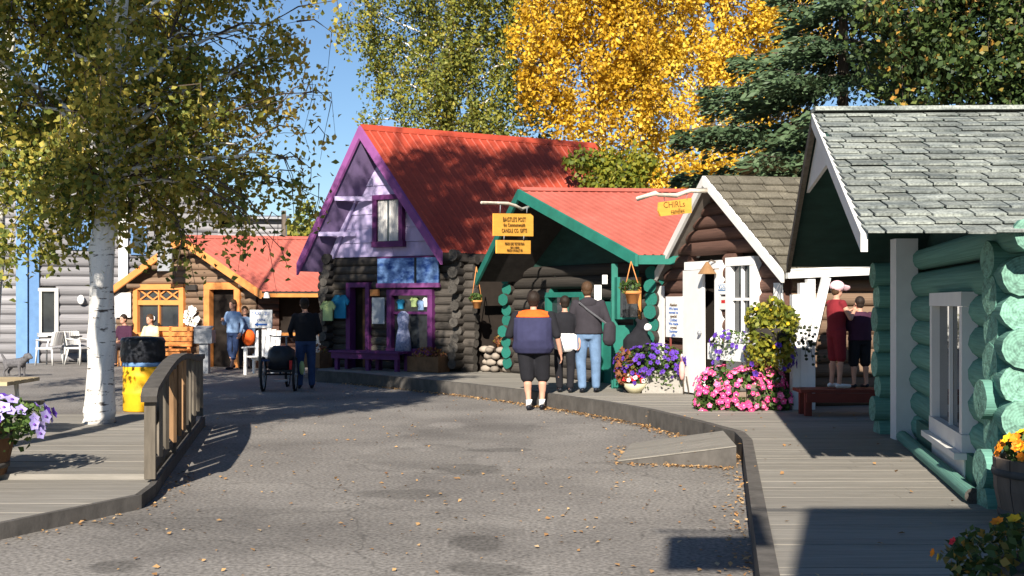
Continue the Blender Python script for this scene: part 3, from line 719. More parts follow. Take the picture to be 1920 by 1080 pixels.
# door
t0, t1, z0, z1 = pdoor
for a, c in ((t0, t0 + .11), (t1 - .10, t1)): pw_.tbox(ph, 'door_frame', a, c, z0, z1 - .102, -.02, .17, M['purple'])
pw_.tbox(ph, 'door_frame', t0, t1, z1 - .10, z1, -.02, .17, M['purple'])
hq = pw_.p(t1 - .1, 0, .0); ld = (V((pw_.d.x, pw_.d.y, 0)) * -.35 - V((pw_.n.x, pw_.n.y, 0)) * .9).normalized()
b = MB(); q1 = pw_.p(t0 + .13, 0, -.02); q2 = pw_.p(t0 + .36, 0, -.08)
pw_.tbox(ph, 'door', t0 + .30, t1 - .102, z0 + .02, z1 - .13, -.06, -.02, M['planter_wood'])
pww = pw_.window(ph, pwin, .12, M['purple'], o=.17, nx=1, deep=.12)
pw_.tbox(pww, 'mullion', pwin[0] + .12, pwin[1] - .12, pwin[2] + (pwin[3] - pwin[2]) * .62, pwin[2] + (pwin[3] - pwin[2]) * .66, .07, .12, M['purple'])

# ---------------------------------------------------------------- orange trimmed cabin
oc = thing('log_cabin', 'low log cabin with orange trim, open door and faded red roof', 'cabin', (-8.2, 29.5, 0))
ow = Wall((-10.2, 30.4), (-6.2, 28.65), (-.4, -.9)); rO = V((.975, .22)).normalized()
oz = .172; oA = ow.L * .5
odoor = ow.rect(389, 530, 456, 686); odoor = (odoor[0], odoor[1], 0, odoor[3]); owin = ow.rect(258, 533, 352, 634)
ow.logs(oc, 0, 18, oz, 'log_orange_cabin', 'log_brown', span=gable_span(ow, 1.80, 1.80, oA, 3.05), holes=[odoor, (owin[0] + .05, owin[1] - .05, owin[2], owin[3])], rk=.57)
core(oc, ow, rO, 4.5, 0, 1.75, 1.75, oA, 2.95)
aO = V((-8.16, 29.0, 3.22)); lO = V((-10.42, 30.2, 1.88)); rOt = V((-5.96, 27.95, 1.86))
gable_roof(oc, lO, aO, rOt, rO, 6.2, .0, .10, 'metal', 'metal_pink', 'orange', .17, 'darkwood', .15)
f = V((rO.x, rO.y, 0)); beamobj('eave_board', M['orange_dull'], oc, rOt + V((.0, 0, -.09)), rOt + f * 3.2 + V((0, 0, -.09)), .05, .09)
for k in (.28, .62, .9):
    for P in (lO, rOt):
        q = P.lerp(aO, k) - V((0, 0, .24)); log(oc, q - f * .02, q + f * .7, .06, 'log_orange_cabin', 'end_dark', 'rafter_end')
# side wall under the long eave, with a counter
sw = Wall((-6.2, 28.65), (-6.2 + rO.x * 4.4, 28.65 + rO.y * 4.4), (.2, -1))
sw.logs(oc, 0, 10, oz, 'log_brown', 'log_brown', rk=.57, holes=[(.5, 2.6, .85, 1.6)])
sw.tbox(oc, 'counter', .4, 2.7, .78, .86, .05, .40, M['orange_dull'])
t0, t1, z0, z1 = odoor
for a, c in ((t0, t0 + .17), (t1 - .17, t1)): ow.tbox(oc, 'door_frame', a, c, z0, z1 - .172, -.02, .15, M['orange'])
ow.tbox(oc, 'door_frame', t0, t1, z1 - .17, z1, -.02, .15, M['orange'])
oww = ow.window(oc, owin, .14, M['orange'], o=.16, nx=2, deep=.10)
zt0 = owin[2] + (owin[3] - owin[2]) * .66
ow.tbox(oww, 'transom', owin[0] + .14, owin[1] - .14, zt0 - .06, zt0 + .06, .05, .15, M['orange'])
for k in range(3):
    wx0 = owin[0] + .17 + (owin[1] - owin[0] - .34) * k / 3; wx1 = owin[0] + .17 + (owin[1] - owin[0] - .34) * (k + 1) / 3
    for za, zb2 in ((zt0 + .07, owin[3] - .15), (owin[3] - .15, zt0 + .07)):
        b = MB(); b.beam(ow.p(wx0, za, .10), ow.p(wx1, zb2, .10), .025, .035); b.build('lattice_bar', M['orange'], oww)

# ---------------------------------------------------------------- grey log house with blue trim (far left)
gh = thing('log_house', 'grey two-storey log house with pale blue corner boards', 'house', (-12, 32, 0))
ga = Wall((-16.5, 31.4), (-12.85, 31.0), (0, -1)); gb = Wall((-12.75, 31.0), (-8.35, 33.2), (.3, -1))
gz_ = .255
gwin_r = gb.rect(70, 540, 108, 630)
ga.logs(gh, 0, 19, gz_, 'log_grey', 'log_grey', rk=.57)
gtop = gable_span(gb, 4.1, 4.1, gb.L * .3, 6.8)
gb.logs(gh, 0, 26, gz_, 'log_grey', 'log_grey', span=gtop, rk=.57, holes=[(gwin_r[0] + .05, gwin_r[1] - .05, gwin_r[2], gwin_r[3])])
b = MB(); nI = V((-gb.n.x, -gb.n.y, 0)) * .08
b.prism([gb.p(.03, 0) + nI, gb.p(gb.L - .03, 0) + nI, gb.p(gb.L - .03, 4.0) + nI, gb.p(gb.L * .3, 6.6) + nI, gb.p(.03, 4.6) + nI], nI * 50); b.build('inner_wall', M['inside'], gh)
ga.tbox(gh, 'inner_wall', 0, ga.L, 0, 4.7, -3, -.08, M['inside'])
boxobj('corner_board', M['blue'], gh, (-12.86, 30.80, 2.35), (.30, .06, 4.7))
gb.tbox(gh, 'corner_board', -.02, .22, 0, 4.7, .13, .19, M['blue'])
tq = gb.t(229); gb.tbox(gh, 'trim_board', tq - .12, tq + .12, 1.6, 4.4, .13, .2, M['white'])
gb.tbox(gh, 'window', tq + .2, tq + .62, 2.9, 3.7, .08, .17, M['blue']); gb.tbox(gh, 'pane', tq + .26, tq + .56, 2.96, 3.64, .172, .176, M['glass'])
tb = gb.t(150); gb.tbox(gh, 'window', tb - .3, tb + .3, 3.0, 3.9, .08, .17, M['blue'])
gb.window(gh, gwin_r, .09, M['white'], o=.17, deep=.07)
# roof
gA0 = gb.p(gb.L * .3, 7.05); ga1 = gb.p(gb.L + .45, 3.95); ga2 = gb.p(-3.4, 4.7); back = V((-gb.n.x, -gb.n.y, 0))
fr = V((gb.n.x, gb.n.y, 0)) * .5
for P, Qq in ((ga2, gA0), (gA0, ga1)):
    rsl = slab(gh, 'roof_slope', [P + fr, Qq + fr, Qq + back * 5, P + back * 5], .16, M['darkwood'])
    ribbed(rsl, P + fr, P + back * 5, Qq + back * 5, Qq + fr, M['metal_red'], .3)
# far log building behind the orange cabin roof
fb = thing('log_building', 'distant pale log building with a yellow band above the orange cabin roof', 'building', (-9.5, 46, 0))
fwl = Wall((-12.5, 46), (-9.1, 46.4), (0, -1))
fwl.tbox(fb, 'wall', 0, fwl.L, 0, 4.05, -3, 0, M['orange'])
fwl.logs(fb, 4.1, 4, .2, 'log_grey', 'log_grey', rk=.57)
fwl.tbox(fb, 'upper_wall', .02, fwl.L - .02, 4.08, 4.9, -3, -.03, M['white'])
slab(fb, 'roof', [fwl.p(-.4, 4.95, .4), fwl.p(fwl.L + .2, 4.95, .4), fwl.p(fwl.L + .2, 5.25, -3), fwl.p(-.4, 5.25, -3)], .08, M['steel'])
up = thing('utility_pole', 'thin dark pole behind the orange cabin roof', 'pole', (-9.2, 46.0, 0))
tubeobj('pole', M['bark'], up, [Q(532, 470, 44) - V((0, 0, 3.5)), Q(532, 395, 44)], [.10, .09])

# cabin behind the camera whose eave and hanging sign shade the deck
bc = thing('log_cabin', 'false-fronted cabin beside the near end of the boardwalk that shades the planks', 'cabin', (3.4, -1, 0))
slab(bc, 'roof', [V((.5, -1.65, 4.3)), V((7, -1.65, 4.3)), V((7, -5, 5.4)), V((.5, -5, 5.4))], .12, M['metal_red'])
slab(bc, 'roof', [V((.5, -8, 4.3)), V((7, -8, 4.3)), V((7, -5.002, 5.4)), V((.5, -5.002, 5.4))], .12, M['metal_red'])
bcw = Wall((.30, -1.5), (6.8, -1.5), (0, 1))
def fx0(z): return -.06 + max(0, z - 4.3) * .24
for i in range(28):
    b = MB(); za, zb_ = i * .2 + .002, i * .2 + .199; o_ = .004 * (i % 2)
    b.hexa([bcw.p(fx0(za), za, o_), bcw.p(bcw.L, za, o_), bcw.p(bcw.L, za, -.06), bcw.p(fx0(za), za, -.06), bcw.p(fx0(zb_), zb_, o_), bcw.p(bcw.L, zb_, o_), bcw.p(bcw.L, zb_, -.06), bcw.p(fx0(zb_), zb_, -.06)]); b.build('front_board', M['planter_wood'], bc)
bcw2 = Wall((.5, -7.5), (.5, -1.6), (-1, 0)); bcw2.logs(bc, .1, 17, .24, 'log_brown', 'log_brown', rk=.57)
bs = thing('hanging_sign', 'board hanging from a bracket that casts a square shade on the lane', 'sign', (0, -1.4, 5))
boxobj('board', M['sign_yellow'], bs, (-.06, -1.4, 5.10), (.62, .04, .58))
beamobj('bracket', M['bark'], bs, (-.46, -1.4, 5.50), (.62, -1.45, 5.50), .03, .03)
for x in (-.28, .16): beamobj('hook', M['steel'], bs, (x, -1.4, 5.39), (x, -1.4, 5.49), .015, .015)

# ---------------------------------------------------------------- trees
def leaf_mesh(name, P, size, tint, m, asp=.68, up=0.):
    n = len(P)
    nr = NP.normal(size=(n, 3)); nr[:, 2] += up; nr /= np.linalg.norm(nr, axis=1)[:, None]
    a = np.cross(nr, NP.normal(size=(n, 3))); a /= np.linalg.norm(a, axis=1)[:, None] + 1e-9
    b = np.cross(nr, a); s = np.asarray(size).reshape(-1, 1) * .5
    v = np.empty((n, 4, 3)); bend = nr * s * .25
    v[:, 0] = P - a * s; v[:, 1] = P + b * s * asp - a * s * .15 + bend; v[:, 2] = P + a * s; v[:, 3] = P - b * s * asp - a * s * .15 + bend
    return quads(name, v, tint, m)
def quads(name, v, tint, m):
    n = len(v); me = bpy.data.meshes.new(name)
    me.vertices.add(n * 4); me.vertices.foreach_set('co', v.reshape(-1).astype(np.float32))
    me.loops.add(n * 4); me.loops.foreach_set('vertex_index', np.arange(n * 4, dtype=np.int32))
    me.polygons.add(n); me.polygons.foreach_set('loop_start', np.arange(0, n * 4, 4, dtype=np.int32)); me.polygons.foreach_set('loop_total', np.full(n, 4, dtype=np.int32))
    at = me.attributes.new('tint', 'FLOAT', 'FACE'); at.data.foreach_set('value', np.clip(tint, 0, 1).astype(np.float32))
    me.materials.append(m); me.update(); me.validate()
    return me

def in_ball(n, shell=.5):
    d = NP.normal(size=(n, 3)); d /= np.linalg.norm(d, axis=1)[:, None]
    return d * (NP.random(n) ** (1 / 3 * shell))[:, None]

def curve(a, b, sag=.0, n=6, jit=.05):
    a, b = V(a), V(b); L = (b - a).length; out = []
    for i in range(n + 1):
        t = i / n; p = a.lerp(b, t); p.z += sag * L * math.sin(math.pi * t)
        if 0 < i < n: p += V((R.uniform(-1, 1), R.uniform(-1, 1), R.uniform(-1, 1))) * L * jit
        out.append(p)
    return out

def tree(name, label, base, top, r0, blobs, n_leaves, lsize, lm, bark, group=None, droop=.6, strands=9, per=None, tint=(.5, .22), twigs=True, cat='tree', low=.3, limb_r=.28):
    base, top = V(base), V(top); H = top.z - base.z
    t = thing(name, label, cat, base, group)
    n = 9; pts = []
    for i in range(n + 1):
        k = i / n; p = base.lerp(top, k)
        if i > 1: p += V((R.uniform(-1, 1), R.uniform(-1, 1), 0)) * H * .012
        pts.append(p)
    b = MB(); rad = [r0 * (1.22 if i == 0 else 1.0 - .85 * (i / n)) for i in range(n + 1)]
    pts.insert(1, pts[0].lerp(pts[1], .18)); rad.insert(1, r0 * 1.03)
    b.tube(pts, rad, 12); b.build('trunk', bark, t, True)
    vol = np.array([bl[1][0] * bl[1][1] * bl[1][2] * (bl[2] if len(bl) > 2 else 1.) for bl in blobs]) ** .72
    cnt = (vol / vol.sum() * n_leaves).astype(int)
    tw = MB(); P = []; T = []
    for bl, nl in zip(blobs, cnt):
        c = V(bl[0]); rx = V(bl[1]) ; bt = bl[3] if len(bl) > 3 else tint[0]
        hd = math.hypot(c.x - base.x, c.y - base.y)
        za = min(max(base.z + H * low, c.z - hd * .55), top.z - .2); k = (za - base.z) / H
        st = base.lerp(top, k); rl = max(.012, r0 * (1 - .85 * k) * limb_r * (1.25 if max(rx) > .38 else .3))
        cv = curve(st, c, .08 if c.z > za else .22, 7, .035)
        bb = MB(); bb.tube(cv, [rl * (1 - .8 * i / 7) for i in range(8)], 6); bb.build('branch', bark if rl > .03 else M['twig'], t, True)
        ns = max(4, int(nl / (strands * 3.2)))
        anch = in_ball(ns, .75) * np.array(rx) + np.array(c)
        ln = NP.uniform(.5, 1.5, ns) * droop
        pl = max(1, nl // ns)
        for i in range(ns):
            a = V(anch[i]); off = V((R.uniform(-.35, .35), R.uniform(-.35, .35), -1)).normalized() * ln[i]
            if twigs and i % 3 == 0:
                m0 = cv[R.randrange(4, 8)]
                tw.tube([m0, m0.lerp(a, .5) + V((0, 0, .1)), a, a + off], [.016, .011, .007, .003], 3, False)
            u = NP.random(pl)[:, None]
            q = np.array(a) + np.array(off) * u + NP.normal(size=(pl, 3)) * (.045 + .55 * lsize) * np.array((1, 1, .8))
            P.append(q); T.append(NP.normal(bt + NP.normal() * tint[1] * .6, tint[1], pl))
    P = np.concatenate(P); T = np.concatenate(T)
    sz = NP.uniform(.7, 1.25, len(P)) * lsize
    if twigs and tw.v: tag(tw.build('twigs', M['twig'], t), kind='stuff')
    cr = link(bpy.data.objects.new('crown', leaf_mesh('crown', P, sz, T, lm)), t); tag(cr, kind='stuff')
    return t

LM_birch = leafmat('birch_leaf', [(.065, .10, .024), (.20, .24, .05), (.40, .37, .075), (.60, .49, .10), (.72, .52, .14)], .42)
LM_green = leafmat('green_birch_leaf', [(.07, .095, .022), (.17, .20, .04), (.30, .29, .05), (.46, .37, .05)], .3)
LM_yellow = leafmat('yellow_leaf', [(.36, .20, .015), (.66, .39, .025), (.80, .52, .045), (.86, .66, .11)], .3)
LM_dark = leafmat('dark_leaf', [(.022, .042, .012), (.055, .095, .026), (.12, .17, .045), (.5, .26, .05)], .22)
LM_spruce = leafmat('spruce_needle', [(.04, .07, .035), (.085, .14, .065), (.14, .205, .11)], .1)
LM_shrub = leafmat('shrub_leaf', [(.09, .13, .02), (.22, .24, .03), (.42, .34, .03)], .3)

def qb(px, py, D, r, w=1., t=None):
    c = Q(px, py, D); r = r if hasattr(r, '__len__') else (r, r, r)
    return (c, r, w) if t is None else (c, r, w, t)

# the white birch standing on the deck, in front
bz = G(186, 800, .1)
D0 = 15.1
bl = []
for px, py, dd, r, w, t in (
    (70, 60, 0, .95, 1, .40), (230, 50, .6, .95, 1, .42), (360, 60, -.3, .85, 1, .48), (480, 50, .2, .65, .7, .6), (560, 90, .3, .40, .38, .68), (600, 20, .3, .35, .35, .6),
    (40, 190, -.4, .8, .9, .38), (150, 200, .8, .8, .8, .4), (280, 190, -.8, .9, 1, .45), (405, 170, 0, .8, 1, .54), (490, 170, .5, .5, .6, .68), (565, 190, -.2, .3, .34, .68), (610, 180, -.2, .16, .4, .6),
    (30, 320, .2, .85, 1.1, .38), (130, 310, -.7, .75, 1.1, .38), (250, 300, .4, .8, 1.2, .42), (360, 290, -.3, .7, 1.1, .48), (445, 270, 0, .55, .8, .62), (520, 290, -.4, .42, .6, .46), (585, 250, 0, .2, .4, .5),
    (60, 390, -.6, .50, .7, .3), (110, 410, .0, .35, .6, .3), (300, 365, 0, .5, 1.0, .55), (395, 350, -.6, .42, .9, .48), (475, 340, 0, .36, .6, .36), (545, 350, -.2, .26, .5, .38), (598, 345, .2, .2, .4, .38),
    (330, 425, -.8, .2, .7, .32), (345, 455, -.8, .13, 1, .26), (250, 395, -.6, .3, .7, .38), (508, 470, -1.0, .13, .6, .32), (10, 430, -.5, .25, .6, .3), (498, 420, -1.0, .18, .5, .32), (430, 405, -.8, .2, .5, .32), (580, 300, -.5, .12, .5, .4),
    (195, 300, -1.1, .34, 1.1, .44), (200, 60, -1.3, .5, .8, .45), (215, 190, -1.2, .36, 1., .44), (190, 360, -1.0, .3, 1.1, .42), (180, 330, -1.1, .42, .9, .38), (165, 240, -1.2, .45, .8, .4), (205, 395, -.9, .22, .9, .42), (190, 140, -1.3, .5, .8, .42), (150, 420, -1.0, .16, .7, .34),
    (100, -120, .2, 1.2, .9, .4), (320, -130, .3, 1.2, .9, .42), (500, -70, .3, .8, .6, .5), (200, -320, 0, 1.3, .8, .42), (380, -330, .2, 1.0, .3, .42), (240, -480, 0, 1.2, .35, .42),
    (0, -100, -.5, 1.0, .7, .4), (-150, 60, 0, 1.1, .7, .4), (-170, 260, 0, 1.0, .7, .4), (230, 110, 1.8, 1.0, .6, .38), (330, 230, 1.9, .8, .6, .38), (80, 250, 1.7, .9, .6, .36)):
    bl.append(qb(px, py, D0 + dd, r, w * (.62 if px > 430 else 1.), t))
tree('birch_tree', 'white-barked birch with yellowing green leaves rising from the deck', (bz.x, bz.y, .09), (bz.x + .16, bz.y + .3, 9.8), .19, bl, 43000, .090, LM_birch, M['birch'], 'birch trees', .5, 12, tint=(.52, .20))
# neighbour birch just outside the left edge, its limbs reach in
bl = [qb(-120, 60, 17.5, 1.2), qb(-20, 150, 17.5, .8, .7), qb(20, 230, 17.3, .7, .7), qb(-200, 250, 17.5, 1.1), qb(20, 20, 17.5, .9), qb(-100, -150, 17.5, 1.3), qb(-250, 0, 17.8, 1.2)]
tree('birch_tree', 'second white birch at the left edge, mostly hidden behind nearer leaves', (-7.9, 17.6, 0), (-7.4, 17.6, 10), .17, bl, 9000, .085, LM_birch, M['birch'], 'birch trees', .45, tint=(.4, .2))
# tall tree left of the camera, out of view: its shade falls on the lane and the red roof
def shade(px, py, z0, z):           # the spot at height z whose shadow lands on pixel (px, py) at height z0
    g = G(px, py, z0) if not hasattr(z0, '__len__') else V(z0)
    s = (z - g.z) / math.tan(SUN_EL); return V((g.x - az.x * s, g.y - az.y * s, z))
bl = []
for px, py, z, r in ((400, 786, 5.2, .4), (450, 784, 5.4, .45), (510, 775, 5.6, .5), (585, 768, 5.8, .5), (670, 760, 6.0, .5), (760, 748, 6.2, .45), (405, 760, 5.6, .55), (470, 752, 6.2, .6), (545, 745, 6.2, .65), (620, 748, 6.5, .6), (700, 742, 6.4, .55), (770, 735, 6.6, .6), (840, 727, 6.8, .45), (430, 725, 7.0, .8), (530, 722, 7.3, .9), (620, 722, 7.2, .9), (700, 718, 7.5, .9), (790, 712, 7.6, .8),
                     (860, 715, 7.2, .4), (560, 706, 8.0, .8), (640, 704, 8.2, .8)):
    bl.append((shade(px, py, 0, z), (r, r, r * .6), 1.))
for px, py, D, z, r, w in ((770, 290, 23.8, 12.0, .6, .22), (800, 330, 23.6, 11.5, .8, .42), (860, 290, 24.3, 12.5, .8, .30), (780, 400, 23.2, 11.2, .8, .45), (870, 400, 23.4, 11.5, .7, .35), (960, 300, 25.0, 13., .7, .26),
                           (1000, 280, 25.0, 13., .6, .22), (700, 420, 24, 10.4, .4, .05), (840, 440, 23.2, 11., .6, .35), (1060, 300, 25.8, 13.4, .6, .3), (920, 360, 24, 12, .7, .4)):
    p = Q(px, py, D); bl.append((shade(0, 0, p, z), (r, r, r * .7), w * 1.05))
tree('shade_tree', 'tall leafy birch beside the lane, outside the picture, that dapples the lane and roof', (-6.1, 7.6, 0), (-4.6, 9.2, 14), .2, bl, 52000, .115, LM_birch, M['birch'], None, .35, tint=(.4, .2))

# green birch behind the purple trimmed house
bl = []
for px, py, dd, r, w in ((690, 60, 0, .8, .8), (760, 30, .6, 1.0, .9), (850, 40, 0, 1.1, .9), (940, 40, .4, 1.0, .9), (990, 100, 0, .7, .8), (700, 130, 0, .55, .7), (690, 215, .3, .5, .6), (800, 130, -.4, 1.0, .9), (890, 150, 0, 1.1, 1.1), (960, 170, .4, .9, 1),
                         (740, 205, .3, .6, .7), (810, 210, -.4, .9, 1.1), (890, 225, 0, .9, 1.2), (960, 235, .2, .6, 1), (850, -90, 0, 1.7, .8), (740, -80, 0, 1.3, .7), (960, -80, .3, 1.4, .8), (850, -260, 0, 1.8, .7), (665, 10, 0, .4, .6), (1020, 240, 1., .5, .7), (1000, 40, .8, .8, .9), (1005, 170, .8, .7, .8), (700, 95, .4, .5, .7), (830, 100, .5, .9, 1.), (910, 90, .5, .9, 1.), (700, 175, 0, .25, .6), (775, 160, 0, .3, .5)):
    bl.append(qb(px, py, 31 + dd, r, w))
tree('birch_tree', 'green weeping birch with pale limbs behind the purple trimmed house', (-1.9, 31.5, 0), (-1.4, 31.5, 14.5), .24, bl, 40000, .108, LM_green, M['birch'], 'birch trees', .9, 20, tint=(.48, .2))
# two golden birches
bl = []
for px, py, dd, r, w in ((1040, 30, 0, 1.0, 1), (1130, 30, .5, 1.1, 1), (1010, 110, -.3, .7, .8), (1080, 120, 0, 1.0, 1), (1160, 130, .4, .9, 1), (1030, 190, 0, .6, .8), (1100, 200, -.3, .7, .8), (1170, 220, 0, .7, .8), (1120, 260, .2, .5, .7),
                         (1180, 60, 0, .9, 1), (1195, 120, .2, .8, 1), (1205, 170, .2, .6, .9), (1195, 20, .2, .9, 1), (1090, -90, 0, 1.6, .8), (1180, -120, 0, 1.6, .8), (1140, -300, 0, 1.7, .7), (985, 140, 0, .40, .8), (990, 60, 0, .5, .8), (975, 175, 0, .25, .7), (1010, 20, 0, .6, .8)):
    bl.append(qb(px, py, 29.6 + dd, r * .93, w))
tree('birch_tree', 'orange-gold birch between the green birch and the brightest yellow birch', (2.2, 30, 0), (2.4, 30, 13), .2, bl, 32000, .12, LM_yellow, M['birch'], 'birch trees', .75, 18, tint=(.40, .22))
bl = []
for px, py, dd, r, w in ((1250, 30, 0, 1.1, 1), (1340, 20, .4, 1.1, 1), (1430, 40, 0, 1.0, 1), (1480, 20, .3, .8, .8), (1220, 110, -.4, .8, .9), (1300, 100, 0, 1.0, 1), (1390, 110, .3, .9, .9), (1450, 130, 0, .8, .8), (1200, 200, 0, .55, .7), (1250, 190, -.4, .8, .9),
                         (1330, 190, .2, .7, .7), (1400, 210, 0, .7, .8), (1210, 290, -.6, .6, 1.1), (1270, 280, -.8, .8, 1.2), (1330, 290, -.6, .7, 1.2), (1400, 300, -.4, .7, 1.2), (1460, 310, -.2, .6, 1.1), (1230, 340, -.8, .5, 1.2), (1300, 325, -.8, .5, 1.2), (1500, 320, -.2, .5, 1.), (1480, 220, 0, .6, .8),
                         (1190, 320, -.8, .35, 1.), (1360, 335, -.8, .5, 1.), (1300, -110, 0, 1.7, .8), (1420, -110, 0, 1.6, .8), (1350, -300, 0, 1.9, .7), (1530, 60, .6, .8, .6), (1530, 260, .4, .6, .8)):
    bl.append(qb(px, py, 32 + dd, r, w))
tree('birch_tree', 'tall bright yellow birch above the brown shingled cottage', (5.6, 32.5, 0), (5.2, 32.5, 14), .22, bl, 52000, .12, LM_yellow, M['birch'], 'birch trees', .65, 18, tint=(.60, .22))
# bush growing over the end of the red roofs
bl = [qb(1150, 306, 24.2, .34), qb(1108, 296, 24.3, .22, .9, .25), qb(1165, 335, 24.0, .36), qb(1120, 335, 24.0, .25, .8, .35), qb(1195, 305, 24.2, .30, .9, .75), qb(1080, 290, 24.6, .16, .8, .2)]
tree('shrub_tree', 'yellow-green leafy bush at the far end of the red roofs', (2.7, 25.0, 0), (2.5, 24.5, 4.4), .07, bl, 3000, .12, LM_shrub, M['bark'], None, .25)
# dark broadleaf tree behind the mint cabin
bl = []
for px, py, dd, r, w in ((1680, 60, .4, .7, .8), (1740, 20, 0, .9, 1), (1820, 20, .3, 1.0, 1), (1900, 30, 0, .9, 1), (1700, 120, .6, .5, .7), (1770, 100, 0, .8, 1), (1850, 110, .2, .9, 1.2), (1910, 130, 0, .8, 1.2), (1790, 180, .3, .5, .9), (1860, 190, 0, .7, 1.2), (1920, 200, 0, .6, 1.2),
                         (1780, -110, 0, 1.4, .9), (1900, -110, 0, 1.4, .9), (2000, 60, 0, 1.2, .9), (2000, 190, 0, .9, .9), (1850, -260, 0, 1.6, .8), (1640, 10, .6, .45, .6)):
    bl.append(qb(px, py, 18.5 + dd, r, w, .38 if px < 1800 else .34))
tree('broadleaf_tree', 'dark green broadleaf tree overhanging the mossy roof of the mint cabin', (8.4, 19, 0), (8.1, 19, 9), .2, bl, 28000, .11, LM_dark, M['bark'], None, .5, 18, tint=(.40, .24))

# spruce
def spruce(base, H, r0, label):
    t = thing('spruce_tree', label, 'tree', base); base = V(base)
    tubeobj('trunk', M['bark'], t, [base, base + V((0, 0, H * .5)), base + V((0, 0, H))], [r0, r0 * .55, .02], 10)
    NPv = []; T = []
    z = 3.2
    while z < H - .4:
        ln = interp([(3, 2.9), (5.5, 3.2), (6.2, 2.6), (7.4, 1.75), (H, .3)], z)
        for _ in range(7 if z < 8.5 else 4):
            az_ = R.uniform(0, 2 * math.pi); l = ln * R.uniform(.75, 1.12)
            d = V((math.cos(az_), math.sin(az_), 0))
            tip = base + V((0, 0, z - .12 * l)) + d * l
            cv = curve(base + V((0, 0, z)), tip, -.04, 6, .015)
            bb = MB(); bb.tube(cv, [.035 * (1 - .8 * i / 6) for i in range(7)], 5); bb.build('branch', M['bark'], t, True)
            n = int(310 * l)
            u = NP.uniform(.12, 1, n); side = NP.normal(size=n) * (.42 * np.sin(np.pi * np.clip(u, .05, .97)) ** .7 + .04)
            sd = np.array((-d.y, d.x, 0)); pos = np.array(base + V((0, 0, z)))[None] * (1 - u)[:, None] + np.array(tip)[None] * u[:, None] + sd[None] * side[:, None]
            pos[:, 2] -= np.abs(side) * .42 + NP.uniform(0, .24, n); pos[:, 2] += .12 * np.sin(np.pi * u) * 0
            dirv = np.array(d)[None] * NP.uniform(.4, 1, n)[:, None] + sd[None] * np.sign(side)[:, None] * NP.uniform(.2, 1., n)[:, None]; dirv[:, 2] -= NP.uniform(-.1, .5, n)
            dirv /= np.linalg.norm(dirv, axis=1)[:, None]
            wv = np.cross(dirv, NP.normal(size=(n, 3))); wv /= np.linalg.norm(wv, axis=1)[:, None]
            L = NP.uniform(.10, .24, n)[:, None]; wd = NP.uniform(.02, .045, n)[:, None]
            v = np.empty((n, 4, 3)); v[:, 0] = pos; v[:, 1] = pos + dirv * L * .5 + wv * wd; v[:, 2] = pos + dirv * L; v[:, 3] = pos + dirv * L * .5 - wv * wd
            NPv.append(v); T.append(NP.normal(.5, .25, n) + (u - .6) * .3)
        z += R.uniform(.58, .82)
    cr = link(bpy.data.objects.new('crown', quads('crown', np.concatenate(NPv), np.concatenate(T), LM_spruce)), t); tag(cr, kind='stuff')
spruce((6.35, 22.5, 0), 13.5, .17, 'blue-green spruce with layered boughs between the yellow birch and dark tree')

# distant trees seen in the gap left of the purple trimmed house
for i, (px, py, D, r, lab) in enumerate(((560, 425, 62, 1.3, 'small hazy distant tree just left of the purple barge board'), (590, 440, 70, 1.3, 'low distant tree touching the purple barge board'), (530, 445, 66, 1.0, 'low distant tree right of the utility pole'))):
    c = Q(px, py, D); bl = [(c, (r, r, r), 1.), (c + V((.8, 0, -.9)), (r, r, r * .8), 1.), (c + V((-.9, 0, -1.0)), (r, r, r * .8), 1.)]
    tree('distant_tree', lab, (c.x, D, 0), (c.x, D, c.z + r * .8), .14, bl, 1500, .28, LM_green, M['bark'], 'distant trees', .4, twigs=False)
P = []
for k in range(46):
    x = -60 + k * 2.6 + R.uniform(-1, 1); D = R.uniform(82, 96); h = R.uniform(4.5, 8.5)
    P.append(in_ball(420, .7) * np.array((2.6, 2.6, h * .5)) + np.array((x, D, h * .5)))
P = np.concatenate(P); tag(link(bpy.data.objects.new('treeline', leaf_mesh('treeline', P, NP.uniform(.25, .6, len(P)), NP.normal(.4, .2, len(P)), LM_green))), 'low treeline far behind the cabins', 'trees', kind='stuff')

